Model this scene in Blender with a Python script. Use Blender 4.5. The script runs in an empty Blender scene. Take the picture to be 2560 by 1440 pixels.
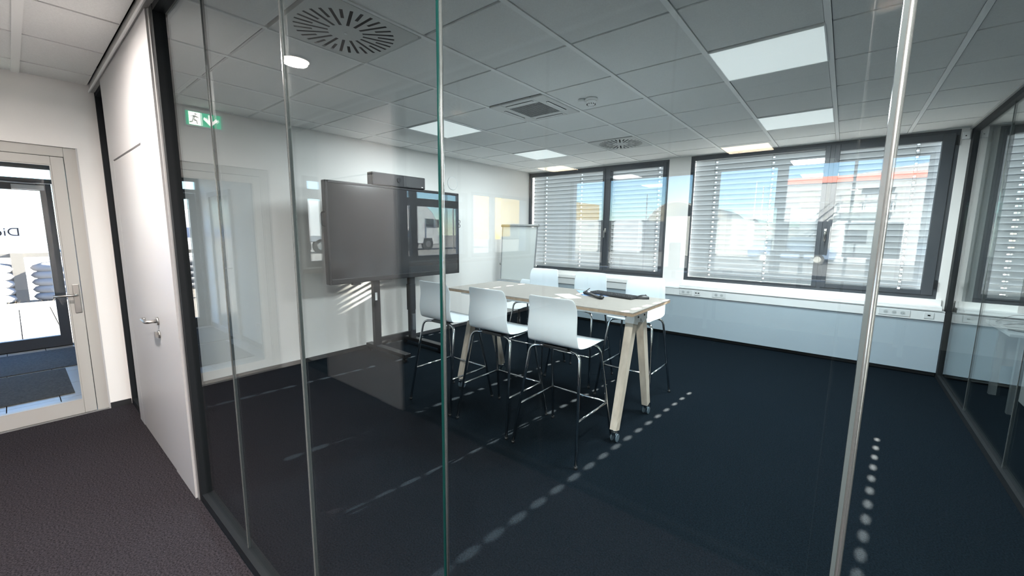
import bpy, bmesh, math, random
from mathutils import Vector, Matrix
random.seed(7)
PI = math.pi
sc = bpy.context.scene
col = sc.collection

# ------------------------------------------------------------------ camera
cam_d = bpy.data.cameras.new('camera'); cam = bpy.data.objects.new('camera', cam_d); col.objects.link(cam)
cam_d.sensor_width = 36.0; cam_d.lens = 1014.478 / 2560 * 36.0; cam_d.clip_start = 0.02; cam_d.clip_end = 500
yaw, pitch, roll = -.6827, -.1373, .0098
fw = Vector((math.sin(yaw)*math.cos(pitch), math.cos(yaw)*math.cos(pitch), math.sin(pitch)))
rt = Vector((math.cos(yaw), -math.sin(yaw), 0)); up = rt.cross(fw)
r2 = rt*math.cos(roll) + up*math.sin(roll); u2 = -rt*math.sin(roll) + up*math.cos(roll)
M = Matrix((r2, u2, -fw)).transposed().to_4x4(); M.translation = Vector((1.430, -1.665, 1.579))
cam.matrix_world = M
sc.camera = cam

# ------------------------------------------------------------------ world, sun, exposure
w = bpy.data.worlds.new('sky'); sc.world = w; w.use_nodes = True
nt = w.node_tree; bg = nt.nodes['Background']
sky = nt.nodes.new('ShaderNodeTexSky'); sky.sky_type = 'NISHITA'; sky.sun_disc = False
sky.sun_elevation = math.radians(22); sky.sun_rotation = math.radians(4.7); sky.altitude = 100
sky.air_density = 1.0; sky.dust_density = 0.1; sky.ozone_density = 5.0
nt.links.new(sky.outputs[0], bg.inputs[0]); bg.inputs[1].default_value = 0.86
sun_d = bpy.data.lights.new('sun', 'SUN'); sun_d.energy = 195; sun_d.angle = math.radians(.53); sun_d.color = (1, .90, .80)
sun = bpy.data.objects.new('sun', sun_d); col.objects.link(sun)
sun.rotation_euler = Vector((.083, 1, .405)).to_track_quat('Z', 'Y').to_euler(); sun.location = (0, 30, 20)
sc.view_settings.view_transform = 'Standard'; sc.view_settings.look = 'None'
sc.view_settings.exposure = 0.65; sc.view_settings.gamma = 1.0; sc.view_settings.use_curve_mapping = False
try:
    sc.cycles.max_bounces = 16; sc.cycles.transparent_max_bounces = 40; sc.cycles.glossy_bounces = 6
    sc.cycles.sample_clamp_indirect = 8.0; sc.cycles.caustics_reflective = False; sc.cycles.caustics_refractive = False
except Exception:
    pass

# ------------------------------------------------------------------ materials
MATS = {}
def mat(name, c, rough=.6, metal=0.0, spec=.5, noise=0, nscale=40, bump=0, bscale=200, emit=None, es=0, coat=0, dist=.002):
    if name in MATS: return MATS[name]
    m = bpy.data.materials.new(name); m.use_nodes = True; t = m.node_tree; b = t.nodes['Principled BSDF']
    b.inputs['Base Color'].default_value = (*c, 1); b.inputs['Roughness'].default_value = rough
    b.inputs['Metallic'].default_value = metal; b.inputs['Specular IOR Level'].default_value = spec
    b.inputs['Coat Weight'].default_value = coat
    if noise or bump:
        tc = t.nodes.new('ShaderNodeTexCoord')
    if noise:
        n = t.nodes.new('ShaderNodeTexNoise'); n.inputs['Scale'].default_value = nscale; n.inputs['Detail'].default_value = 4
        t.links.new(tc.outputs['Object'], n.inputs['Vector'])
        r = t.nodes.new('ShaderNodeMapRange'); r.inputs[1].default_value = .3; r.inputs[2].default_value = .7
        r.inputs[3].default_value = 1-noise; r.inputs[4].default_value = 1+noise
        t.links.new(n.outputs['Fac'], r.inputs[0])
        mx = t.nodes.new('ShaderNodeVectorMath'); mx.operation = 'SCALE'; mx.inputs[0].default_value = c
        t.links.new(r.outputs[0], mx.inputs['Scale']); t.links.new(mx.outputs[0], b.inputs['Base Color'])
    if bump:
        n2 = t.nodes.new('ShaderNodeTexNoise'); n2.inputs['Scale'].default_value = bscale
        t.links.new(tc.outputs['Object'], n2.inputs['Vector'])
        bp = t.nodes.new('ShaderNodeBump'); bp.inputs['Strength'].default_value = bump; bp.inputs['Distance'].default_value = dist
        t.links.new(n2.outputs['Fac'], bp.inputs['Height']); t.links.new(bp.outputs[0], b.inputs['Normal'])
    if emit:
        b.inputs['Emission Color'].default_value = (*emit, 1); b.inputs['Emission Strength'].default_value = es
    MATS[name] = m; return m

def glass(name, tint, f0, power=5.0):
    m = bpy.data.materials.new(name); m.use_nodes = True; t = m.node_tree; t.nodes.clear()
    o = t.nodes.new('ShaderNodeOutputMaterial'); mx = t.nodes.new('ShaderNodeMixShader')
    tr = t.nodes.new('ShaderNodeBsdfTransparent'); tr.inputs[0].default_value = (*tint, 1)
    gl = t.nodes.new('ShaderNodeBsdfGlossy'); gl.inputs['Roughness'].default_value = 0
    ge = t.nodes.new('ShaderNodeNewGeometry')
    d = t.nodes.new('ShaderNodeVectorMath'); d.operation = 'DOT_PRODUCT'
    t.links.new(ge.outputs['Normal'], d.inputs[0]); t.links.new(ge.outputs['Incoming'], d.inputs[1])
    a = t.nodes.new('ShaderNodeMath'); a.operation = 'ABSOLUTE'; t.links.new(d.outputs['Value'], a.inputs[0])
    s = t.nodes.new('ShaderNodeMath'); s.operation = 'SUBTRACT'; s.inputs[0].default_value = 1; t.links.new(a.outputs[0], s.inputs[1])
    p = t.nodes.new('ShaderNodeMath'); p.operation = 'POWER'; p.inputs[1].default_value = power; t.links.new(s.outputs[0], p.inputs[0])
    k = t.nodes.new('ShaderNodeMath'); k.operation = 'MULTIPLY_ADD'; k.inputs[1].default_value = 1-f0; k.inputs[2].default_value = f0
    t.links.new(p.outputs[0], k.inputs[0]); t.links.new(k.outputs[0], mx.inputs[0])
    t.links.new(tr.outputs[0], mx.inputs[1]); t.links.new(gl.outputs[0], mx.inputs[2]); t.links.new(mx.outputs[0], o.inputs[0])
    MATS[name] = m; return m

def film_mat():
    m = bpy.data.materials.new('white_film'); m.use_nodes = True; t = m.node_tree; t.nodes.clear()
    o = t.nodes.new('ShaderNodeOutputMaterial'); mx = t.nodes.new('ShaderNodeMixShader'); mx.inputs[0].default_value = .75
    tr = t.nodes.new('ShaderNodeBsdfTranslucent'); tr.inputs[0].default_value = (.75, .78, .9, 1)
    a = t.nodes.new('ShaderNodeBsdfTransparent'); t.links.new(a.outputs[0], mx.inputs[1]); t.links.new(tr.outputs[0], mx.inputs[2]); t.links.new(mx.outputs[0], o.inputs[0])
    return m

def carpet(name, c1, c2):
    m = bpy.data.materials.new(name); m.use_nodes = True; t = m.node_tree; b = t.nodes['Principled BSDF']
    b.inputs['Roughness'].default_value = 1; b.inputs['Specular IOR Level'].default_value = .05
    tc = t.nodes.new('ShaderNodeTexCoord'); n = t.nodes.new('ShaderNodeTexNoise')
    n.inputs['Scale'].default_value = 120; n.inputs['Detail'].default_value = 6; n.inputs['Roughness'].default_value = .8
    t.links.new(tc.outputs['Object'], n.inputs['Vector'])
    r = t.nodes.new('ShaderNodeValToRGB'); r.color_ramp.elements[0].position = .38; r.color_ramp.elements[1].position = .66
    r.color_ramp.elements[0].color = (*c1, 1); r.color_ramp.elements[1].color = (*c2, 1)
    t.links.new(n.outputs['Fac'], r.inputs[0]); t.links.new(r.outputs[0], b.inputs['Base Color'])
    bp = t.nodes.new('ShaderNodeBump'); bp.inputs['Strength'].default_value = .9; bp.inputs['Distance'].default_value = .004
    t.links.new(n.outputs['Fac'], bp.inputs['Height']); t.links.new(bp.outputs[0], b.inputs['Normal'])
    MATS[name] = m; return m

def wood(name, c1, c2, scale=6):
    m = bpy.data.materials.new(name); m.use_nodes = True; t = m.node_tree; b = t.nodes['Principled BSDF']
    b.inputs['Roughness'].default_value = .5
    tc = t.nodes.new('ShaderNodeTexCoord'); mp = t.nodes.new('ShaderNodeMapping'); mp.inputs['Scale'].default_value = (scale, scale, scale*.15)
    n = t.nodes.new('ShaderNodeTexNoise'); n.inputs['Scale'].default_value = 5; n.inputs['Detail'].default_value = 5
    t.links.new(tc.outputs['Object'], mp.inputs[0]); t.links.new(mp.outputs[0], n.inputs['Vector'])
    r = t.nodes.new('ShaderNodeValToRGB'); r.color_ramp.elements[0].position = .3; r.color_ramp.elements[1].position = .7
    r.color_ramp.elements[0].color = (*c1, 1); r.color_ramp.elements[1].color = (*c2, 1)
    t.links.new(n.outputs['Fac'], r.inputs[0]); t.links.new(r.outputs[0], b.inputs['Base Color'])
    MATS[name] = m; return m

def slat_mat():
    m = bpy.data.materials.new('blind_slat'); m.use_nodes = True; t = m.node_tree; t.nodes.clear()
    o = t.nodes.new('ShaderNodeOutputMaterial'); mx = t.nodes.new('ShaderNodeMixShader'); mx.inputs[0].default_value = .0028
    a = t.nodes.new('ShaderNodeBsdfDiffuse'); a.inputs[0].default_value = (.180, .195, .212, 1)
    b = t.nodes.new('ShaderNodeBsdfTranslucent'); b.inputs[0].default_value = (.80, .92, 1.0, 1)  # translucency added so the closed metal slats glow with daylight
    t.links.new(a.outputs[0], mx.inputs[1]); t.links.new(b.outputs[0], mx.inputs[2]); t.links.new(mx.outputs[0], o.inputs[0])
    MATS['slat'] = m; return m

WALL = mat('white_wall_paint', (.86, .85, .83), .85, bump=.25, bscale=260)
EXTW = mat('exterior_render', (.55, .55, .53), .9)
CEILT = mat('mineral_ceiling_tile', (.82, .83, .82), .9, noise=.05, nscale=160, bump=.3, bscale=300)
CEILBAR = mat('ceiling_grid_bar', (.90, .91, .90), .5)
VOID = mat('dark_void', (.004, .0045, .005), .95, spec=.1)
CARP = carpet('corridor_carpet', (.008, .007, .009), (.060, .055, .063))
CARPR = carpet('room_carpet', (.0006, .0022, .0042), (.0085, .0150, .0215))
BLACK = mat('black_metal', (.008, .010, .012), .6, spec=.2)
SKIRT = mat('black_skirting', (.012, .013, .015), .6)
ALU = mat('aluminium', (.56, .57, .57), .35, metal=.8)
GREYPAINT = mat('grey_white_frame', (.46, .455, .43), .45)
WFRAME = mat('anthracite_window_frame', (.045, .052, .062), .45)
WHITEP = mat('white_laminate', (.48, .48, .485), .4)
WHITEM = mat('white_metal', (.86, .87, .87), .45)
CHROME = mat('chrome', (.75, .76, .77), .12, metal=1)
STEEL = mat('brushed_steel', (.5, .49, .47), .3, metal=1)
SHELL = mat('white_plastic_shell', (.66, .73, .78), .35)
BLKPL = mat('black_plastic', (.012, .013, .015), .45)
TVF = mat('tv_frame', (.015, .015, .017), .35)
SCREEN = mat('dark_screen', (.022, .022, .024), .14, spec=.6)
WOODL = wood('birch_leg', (.48, .42, .35), (.62, .56, .48))
TOPM = mat('table_top_laminate', (.25, .235, .215), .55, spec=.25, noise=.04, nscale=8)
EDGE = wood('plywood_edge', (.25, .17, .11), (.38, .28, .19), 10)
PANELW = mat('parapet_panel', (.31, .38, .43), .4)
DUCTM = mat('cable_duct_plastic', (.62, .65, .66), .45)
GFRONT = glass('partition_glass', (.94, .972, .972), .042)
GWIN = glass('window_glass', (.97, .985, .985), .03)
GEDGE = mat('green_glass_edge', (.002, .022, .020), .2, spec=.3)
JOINT = mat('joint_profile_plastic', (.30, .33, .33), .12, metal=.75)
JCHROME = mat('clear_joint_profile', (.36, .39, .39), .18, metal=.9)
JGREY = mat('joint_grey_edge', (.035, .045, .047), .2, spec=.5)  # plain dark grey of pane edges and joint sides
SLAT = slat_mat()
TAPE = mat('ladder_tape', (.12, .13, .14), .7)
LUM = mat('luminaire_diffuser', (.82, .85, .85), .5, emit=(.92, 1, 1), es=.34)
LUMON = mat('lit_luminaire', (.9, .8, .7), .5, emit=(1, .72, .52), es=14)
WARM = mat('warm_lamp', (1, .9, .8), .5, emit=(1, .80, .62), es=40)
WARMI = mat('warm_lamp_inner', (1, .9, .8), .5, emit=(1, .58, .40), es=12)
DIFF = mat('diffuser_plate', (.58, .60, .59), .5)
GREENS = mat('exit_green', (.0, .35, .16), .5, emit=(.0, .55, .27), es=1.0)
WHITES = mat('exit_white', (.9, .9, .9), .5, emit=(1, .93, .88), es=2.2)
TILEF = mat('floor_tile', (.42, .42, .40), .35, noise=.04)
MATR = mat('entrance_mat', (.075, .08, .085), .95, noise=.35, nscale=60, bump=.5, bscale=200)
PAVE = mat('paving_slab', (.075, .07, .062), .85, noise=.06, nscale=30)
ASPH = mat('asphalt_ground', (.07, .07, .07), .9, noise=.1, nscale=3)
STRAW = mat('dry_grass', (.075, .055, .03), .95, noise=.4, nscale=30)
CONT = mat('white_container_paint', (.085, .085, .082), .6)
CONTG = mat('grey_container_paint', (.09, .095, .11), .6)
CONTR = mat('white_truck_paint', (.74, .74, .72), .4)
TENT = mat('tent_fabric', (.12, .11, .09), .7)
ORNG = mat('orange_fascia', (.32, .05, .018), .6)
YELL = mat('yellow_cladding', (.72, .42, .01), .6)
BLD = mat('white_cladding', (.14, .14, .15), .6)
RUB = mat('rubber_tyre', (.02, .02, .02), .8)
DGL = mat('dark_vehicle_glass', (.03, .04, .05), .1)
LETTER = mat('dark_lettering', (.03, .035, .05), .7)
BLUEB = mat('blue_board', (.16, .30, .55), .6, noise=.15, nscale=4)
CARD = mat('dark_blue_car_paint', (.04, .06, .10), .25)
BRICKM = mat('brick_wall', (.12, .06, .035), .9, noise=.3, nscale=20)
PAPER = mat('white_paper', (.78, .80, .82), .8)
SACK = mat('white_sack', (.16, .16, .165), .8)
PAPERB = mat('blue_paper', (.25, .40, .72), .7)
FLIPG = mat('flipchart_grey', (.20, .205, .20), .5)

# ------------------------------------------------------------------ mesh helpers
class MB:
    def __init__(s): s.v = []; s.f = []; s.sm = []; s.mi = []; s.cur = 0
    def face(s, idx, smooth=False): s.f.append(idx); s.sm.append(smooth); s.mi.append(s.cur)
    def box(s, x0, x1, y0, y1, z0, z1):
        b = len(s.v)
        s.v += [(x0,y0,z0),(x1,y0,z0),(x1,y1,z0),(x0,y1,z0),(x0,y0,z1),(x1,y0,z1),(x1,y1,z1),(x0,y1,z1)]
        for q in ((0,3,2,1),(4,5,6,7),(0,1,5,4),(1,2,6,5),(2,3,7,6),(3,0,4,7)): s.face([b+i for i in q])
        return s
    def frame(s, a0, a1, z0, z1, t, c0, c1, axis='x'):
        """rectangular ring in the plane of axis a (x or y) and z, thickness c0..c1 across"""
        tl, tr, tb, tt = t if isinstance(t, tuple) else (t, t, t, t)
        for (p0, p1, q0, q1) in ((a0, a0+tl, z0, z1), (a1-tr, a1, z0, z1), (a0+tl, a1-tr, z0, z0+tb), (a0+tl, a1-tr, z1-tt, z1)):
            if axis == 'x': s.box(p0, p1, c0, c1, q0, q1)
            else: s.box(c0, c1, p0, p1, q0, q1)
        return s
    def beam(s, p0, p1, wx, wy, taper=1.0, ref=None):
        p0 = Vector(p0); p1 = Vector(p1); d = (p1-p0).normalized()
        ref = Vector(ref) if ref else (Vector((1,0,0)) if abs(d.x) < .9 else Vector((0,1,0)))
        a = (ref - d*ref.dot(d)).normalized(); b = d.cross(a)
        base = len(s.v)
        for p, k in ((p0, 1), (p1, taper)):
            for (i, j) in ((-1,-1),(1,-1),(1,1),(-1,1)):
                s.v.append(tuple(p + a*wx/2*i*k + b*wy/2*j*k))
        for q in ((0,3,2,1),(4,5,6,7),(0,1,5,4),(1,2,6,5),(2,3,7,6),(3,0,4,7)): s.face([base+i for i in q])
        return s
    def tube(s, pts, r, n=10, cap=True, smooth=True):
        pts = [Vector(p) for p in pts]; base = len(s.v); m = len(pts)
        d0 = (pts[1]-pts[0]).normalized(); a = d0.orthogonal().normalized()
        for i, p in enumerate(pts):
            d = (pts[min(i+1, m-1)] - pts[max(i-1, 0)]).normalized()
            a = (a - d*a.dot(d)).normalized(); b = d.cross(a)
            rr = r[i] if isinstance(r, (list, tuple)) else r
            for k in range(n):
                t = 2*PI*k/n; s.v.append(tuple(p + (a*math.cos(t) + b*math.sin(t))*rr))
        for i in range(m-1):
            for k in range(n):
                s.face([base+i*n+k, base+i*n+(k+1) % n, base+(i+1)*n+(k+1) % n, base+(i+1)*n+k], smooth)
        if cap:
            s.face([base+k for k in reversed(range(n))]); s.face([base+(m-1)*n+k for k in range(n)])
        return s
    def cyl(s, p0, p1, r, n=24, smooth=True): return s.tube([p0, p1], r, n, True, smooth)
    def ball(s, c, r, sz=1.0, n=14, m=8):
        c = Vector(c); pts = []; rs = []
        for i in range(m+1):
            t = PI*i/m; pts.append(c + Vector((0, 0, -math.cos(t)*r*sz))); rs.append(max(1e-4, math.sin(t)*r))
        base = len(s.v)
        for p, rr in zip(pts, rs):
            for k in range(n):
                a = 2*PI*k/n; s.v.append((p.x+math.cos(a)*rr, p.y+math.sin(a)*rr, p.z))
        for i in range(m):
            for k in range(n): s.face([base+i*n+k, base+i*n+(k+1) % n, base+(i+1)*n+(k+1) % n, base+(i+1)*n+k], True)
        return s
    def prism(s, poly, axis, c0, c1):
        """poly of (a,b); axis 'x': (a,b)=(y,z), 'y': (x,z), 'z': (x,y)"""
        base = len(s.v); n = len(poly)
        for c in (c0, c1):
            for a, b in poly: s.v.append({'x': (c, a, b), 'y': (a, c, b), 'z': (a, b, c)}[axis])
        s.face([base+i for i in range(n)]); s.face([base+n+i for i in reversed(range(n))])
        for i in range(n): s.face([base+i, base+n+i, base+n+(i+1) % n, base+(i+1) % n])
        return s
    def build(s, name, m, parent=None, mesh_only=False, offset=None, fix=True):
        off = Vector(offset) if offset else (parent_world(parent) if parent else Vector((0,0,0)))
        me = bpy.data.meshes.new(name)
        me.from_pydata([tuple(Vector(v)-off) for v in s.v], [], s.f)
        ms = m if isinstance(m, (list, tuple)) else [m]
        for q in ms: me.materials.append(q)
        me.polygons.foreach_set('use_smooth', s.sm); me.polygons.foreach_set('material_index', s.mi)
        if fix:
            bm = bmesh.new(); bm.from_mesh(me); bmesh.ops.recalc_face_normals(bm, faces=bm.faces); bm.to_mesh(me); bm.free()
        if mesh_only: return me
        o = bpy.data.objects.new(name, me); col.objects.link(o)
        if parent: o.parent = parent
        return o

def parent_world(p):
    v = Vector((0,0,0))
    while p: v += p.location; p = p.parent
    return v
def tag(o, label=None, cat=None, group=None, kind=None):
    if label: o['label'] = label
    if cat: o['category'] = cat
    if group: o['group'] = group
    if kind: o['kind'] = kind
    return o
def thing(name, label, cat, loc=(0,0,0), group=None, kind=None):
    o = bpy.data.objects.new(name, None); col.objects.link(o); o.location = loc; o.empty_display_size = .1
    return tag(o, label, cat, group, kind)
def bx(name, m, parent, *a): return MB().box(*a).build(name, m, parent)
def inst(me, name, parent, loc, rot=None):
    o = bpy.data.objects.new(name, me); col.objects.link(o); o.location = loc
    if parent: o.parent = parent
    if rot: o.rotation_euler = rot
    return o
def copy_tree(o, parent=None):
    c = o.copy(); col.objects.link(c); c.parent = parent
    for ch in list(o.children): copy_tree(ch, c)
    return c
def bevel(o, w=.004, seg=2):
    b = o.modifiers.new('bevel', 'BEVEL'); b.width = w; b.segments = seg; b.limit_method = 'ANGLE'; return o
def bez(pts, r, n=5):
    """round the inner corners of a polyline"""
    P = [Vector(p) for p in pts]; out = [P[0]]
    for i in range(1, len(P)-1):
        a = P[i] + (P[i-1]-P[i]).normalized()*min(r, (P[i-1]-P[i]).length*.49); b = P[i] + (P[i+1]-P[i]).normalized()*min(r, (P[i+1]-P[i]).length*.49)
        for k in range(n+1):
            t = k/n; out.append(a*(1-t)**2 + P[i]*2*t*(1-t) + b*t*t)
    out.append(P[-1]); return out
def text_mesh(txt, size, m, depth=.002):
    cu = bpy.data.curves.new('t', 'FONT'); cu.body = txt; cu.size = size; cu.extrude = depth/2; cu.align_x = 'LEFT'
    o = bpy.data.objects.new('t', cu); col.objects.link(o)
    me = bpy.data.meshes.new_from_object(o); me.name = 'lettering'
    bpy.data.objects.remove(o); bpy.data.curves.remove(cu)
    me.materials.clear(); me.materials.append(m); return me

# ------------------------------------------------------------------ dimensions
H = 2.72; LW = -3.465; GF = -1.083; GB = -2.590; WB = 4.86; RG = 2.39; XE = 7.6; YN = -8.56; T = .625

# ================================================================== SETTING
floor = MB().box(LW-.3, XE, GF-.03, WB+.3, -.12, 0).build('floor', CARPR); tag(floor, 'dark blue-black carpet of the meeting room behind the glass', 'floor', kind='structure')
fc = MB().box(LW-.16, XE, GB, GF-.03, -.12, 0).build('floor_corridor', CARP); tag(fc, 'charcoal grey speckled carpet of the corridor in the foreground', 'floor', kind='structure')
fo = MB().box(LW-.3, XE, YN-.3, GB, -.12, 0).build('floor_opposite', CARPR); tag(fo, 'dark carpet of the room across the corridor, seen only in reflection', 'floor', kind='structure')

def wall(name, label, boxes, m=WALL, cat='wall'):
    mb = MB()
    for b in boxes: mb.box(*b)
    return tag(mb.build(name, m), label, cat, kind='structure')
HT = 3.0
# left wall with entrance door opening and the reflected windows
LX0, LX1 = LW-.30, LW
dy0, dy1, dz = -2.33, -1.257, 2.212
wins_left = [(-5.34, -2.68, 1.14, 2.20), (-7.1, -5.42, 1.14, 2.24)]
segs = [(dy1, WB+.3, 0, HT), (dy0, dy1, dz, HT), (-2.68, dy0, 0, HT)]
segs += [(-5.34, -2.68, 0, 1.14), (-5.34, -2.68, 2.20, HT), (-5.42, -5.34, 0, HT), (-7.1, -5.42, 0, 1.14), (-7.1, -5.42, 2.24, HT), (YN-.3, -7.1, 0, HT)]
wl = wall('wall_left', 'off-white wall on the left, running from the entrance door to the windows', [(LX0, LX1, a, b, c, d) for a, b, c, d in segs])
# window wall
W1 = (-3.47, -.775, .87, 2.705); W2 = (-.455, 2.285, .87, 2.715); W3 = (2.56, 5.30, .87, 2.70)
ws = [(W1[1], W2[0], 0, HT), (W2[1], W3[0], 0, HT), (W3[1], XE, 0, HT)]
for a in (W1, W2, W3): ws += [(a[0], a[1], 0, a[2]-.03), (a[0], a[1], a[3], HT)]
wb = wall('wall_back', 'white window wall at the far end of the meeting room', [(a, b, WB, WB+.26, c, d) for a, b, c, d in ws])
V1 = (-3.46, -.80, .87, 2.70); V2 = (-.44, 2.28, .87, 2.72); V3 = (2.6, 5.3, .87, 2.70)
ws = [(V1[1], V2[0], 0, HT), (V2[1], XE, 0, HT)]
for a in (V1, V2): ws += [(a[0], a[1], 0, a[2]-.03), (a[0], a[1], a[3], HT)]
wo = wall('wall_opposite', 'white window wall of the room across the corridor, seen only in reflection', [(a, b, YN-.26, YN, c, d) for a, b, c, d in ws])
wr = wall('wall_right', 'white end wall far to the right', [(XE, XE+.2, YN-.3, WB+.3, 0, HT)])
rf = wall('roof', 'flat roof slab over the building', [(LW-.45, XE+.4, YN-.4, WB+.4, HT, HT+.3)], EXTW, 'roof')
# baseboards
bl = MB().box(LW, LW+.012, GF+.03, WB, 0, .05).build('baseboard_left', SKIRT); tag(bl, 'thin black skirting along the left wall inside the room', 'skirting', kind='structure')
bl = MB().box(LW, LW+.012, dy1+.005, GF-.035, 0, .05).build('baseboard_entrance', SKIRT); tag(bl, 'short black skirting between the entrance door and the glass partition', 'skirting', kind='structure')
bb = MB().box(LW+.012, RG-.03, WB-.035, WB-.02, 0, .05).build('baseboard_back', SKIRT); tag(bb, 'black skirting under the window wall panel', 'skirting', kind='structure')

# ---- ceiling: void slab + individually laid tiles + bars
ceil = MB().box(LW, XE, YN, WB, H+.16, H+.2).build('ceiling', VOID); tag(ceil, 'suspended ceiling of grey mineral tiles over room and corridor', 'ceiling', kind='structure')
tile_cache = {}
def tile_mesh(wx, wy, m):
    k = (round(wx, 3), round(wy, 3), m.name)
    if k not in tile_cache:
        mb = MB().box(-wx/2+.004, wx/2-.004, -wy/2+.004, wy/2-.004, .003, .016)
        # bevelled lower lip
        mb.box(-wx/2, wx/2, -wy/2, wy/2, .010, .016)
        tile_cache[k] = mb.build('ceiling_tile', m, mesh_only=True, offset=(0,0,0))
    return tile_cache[k]
BW = .030   # bar width
GAP = .012  # dark joint
# items replacing tiles in the meeting room  (col,row)
SKIP = {(1,2): 'lum', (1,5): 'lum', (-4,2): 'lum', (-4,5): 'lum', (-2,-1): 'dif', (-2,5): 'dif', (-2,2): 'ac'}
cols = list(range(-6, 12))
def tile_at(x0, x1, y0, y1, xbar=True):
    if xbar: a, b, c, d = x0+BW/2, x1-BW/2, y0+GAP/2, y1-GAP/2
    else: a, b, c, d = x0+GAP/2, x1-GAP/2, y0+BW/2, y1-BW/2
    inst(tile_mesh(b-a, d-c, CEILT), 'ceiling_tile', ceil, ((a+b)/2, (c+d)/2, H))
rows = [(GF+.05, -T)] + [(-T + T*k, T*k) for k in range(0, 8)]
rows[-1] = (rows[-1][0], WB) if rows[-1][1] > WB else rows[-1]
ry = [GF+.05] + [T*k for k in range(-1, 8)] + [WB]
for c in cols:
    x0, x1 = max(c*T, LW), min((c+1)*T, XE)
    for i in range(len(ry)-1):
        row = i-2
        if (c, row) in SKIP and i > 0: continue
        if x1 <= RG+.001 or x0 >= RG: tile_at(x0, x1, ry[i], ry[i+1])
        else:
            tile_at(x0, RG-.0, ry[i], ry[i+1]);
for c in range(-5, 12):
    x = c*T
    bx('grid_bar', CEILBAR, ceil, x-BW/2, x+BW/2, GF+.05, WB, H-.002, H+.018)
bx('edge_trim', CEILBAR, ceil, LW, LW+.018, GF+.05, WB, H-.002, H+.016)
bx('edge_trim', CEILBAR, ceil, LW, XE, WB-.018, WB, H-.002, H+.016)
# corridor strip
cy = [GB+.05, -2.150, -1.522, GF-.05]
for c in cols:
    x0, x1 = max(c*T, LW), min((c+1)*T, XE)
    for i in range(3): tile_at(x0, x1, cy[i], cy[i+1], False)
for y in cy[1:3]: bx('grid_bar', CEILBAR, ceil, LW, XE, y-.02, y+.02, H-.004, H+.018)
# opposite room (reflected only)
SK2 = [(-3, 0)]
oy = [GB-.05] + [-3.048 - T*k for k in range(0, 9)] + [YN]
for c in cols:
    x0, x1 = max(c*T, LW), min((c+1)*T, XE)
    for i in range(len(oy)-1):
        if c == -3 and i == 1: continue
        tile_at(x0, x1, oy[i+1], oy[i])
for c in range(-5, 12): bx('grid_bar', CEILBAR, ceil, c*T-BW/2, c*T+BW/2, YN, GB-.05, H-.002, H+.018)

# ---- ceiling fittings
def diffuser_mesh():
    mb = MB(); R0, R1, Rm, N = .095, .272, .178, 32; z = -.004; hw = .0085; S = .303
    def P(r, th, off):  # point at radius r along slot direction th with lateral offset
        return (r*math.cos(th)-off*math.sin(th), r*math.sin(th)+off*math.cos(th), z)
    c = len(mb.v); mb.v.append((0, 0, z)); inner = []
    for k in range(N):
        th = 2*PI*k/N; a = len(mb.v); mb.v += [P(R0, th, -hw), P(R0, th, hw), P(R1, th, -hw), P(R1, th, hw), P(Rm, th, -hw), P(Rm, th, hw)]
        inner.append(a)
    for k in range(N):
        a = inner[k]; b = inner[(k+1) % N]
        mb.face([c, a, a+1]); mb.face([c, a+1, b])
        mb.face([a+1, a+5, b+4, b]); mb.face([a+5, a+3, b+2, b+4])
        if k % 2: mb.face([a, a+4, a+5, a+1])
    # outer ring to square
    sq = []
    for k in range(N):
        a = inner[k]
        for off, idx in ((-hw, a+2), (hw, a+3)):
            p = mb.v[idx]; m_ = max(abs(p[0]), abs(p[1])); sq.append(len(mb.v)); mb.v.append((p[0]/m_*S, p[1]/m_*S, z))
    for k in range(N):
        a = inner[k]; b = inner[(k+1) % N]; s0, s1, s2 = sq[2*k], sq[2*k+1], sq[(2*k+2) % (2*N)]
        mb.face([a+2, s0, s1, a+3]); mb.face([a+3, s1, s2, b+2])
    for sx in (-1, 1):
        for sy in (-1, 1):
            pass
    me = mb.build('plate', DIFF, mesh_only=True, offset=(0,0,0))
    return me
DM = diffuser_mesh()
def diffuser(cx, cy_, label, group=None):
    t = thing('air_diffuser', label, 'air vent', (cx, cy_, H), group)
    inst(DM, 'plate', t, (0,0,0))
    MB().frame(cx-.306, cx+.306, cy_-.306, cy_+.306, .006, 0, .0)
    mb = MB(); mb.box(cx-.306, cx-.300, cy_-.306, cy_+.306, H-.005, H+.02).box(cx+.300, cx+.306, cy_-.306, cy_+.306, H-.005, H+.02)
    mb.box(cx-.30, cx+.30, cy_-.306, cy_-.300, H-.005, H+.02).box(cx-.30, cx+.30, cy_+.300, cy_+.306, H-.005, H+.02)
    mb.build('rim', DIFF, t)
    bx('plenum_box', VOID, t, cx-.298, cx+.298, cy_-.298, cy_+.298, H+.05, H+.06)
    MB().cyl((cx, cy_, H-.008), (cx, cy_, H-.003), .008).build('centre_screw', WHITEM, t)
diffuser(-1.5*T, -.5*T, 'large round-slotted ceiling air diffuser nearest the camera, at top left of the glass')
diffuser(-1.5*T, 5.5*T, 'small-looking slotted ceiling air diffuser near the windows, behind the cassette unit')
diffuser(-2.5*T, -3.048-.5*T, 'slotted ceiling diffuser of the opposite room, seen as a pale reflection')

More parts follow.
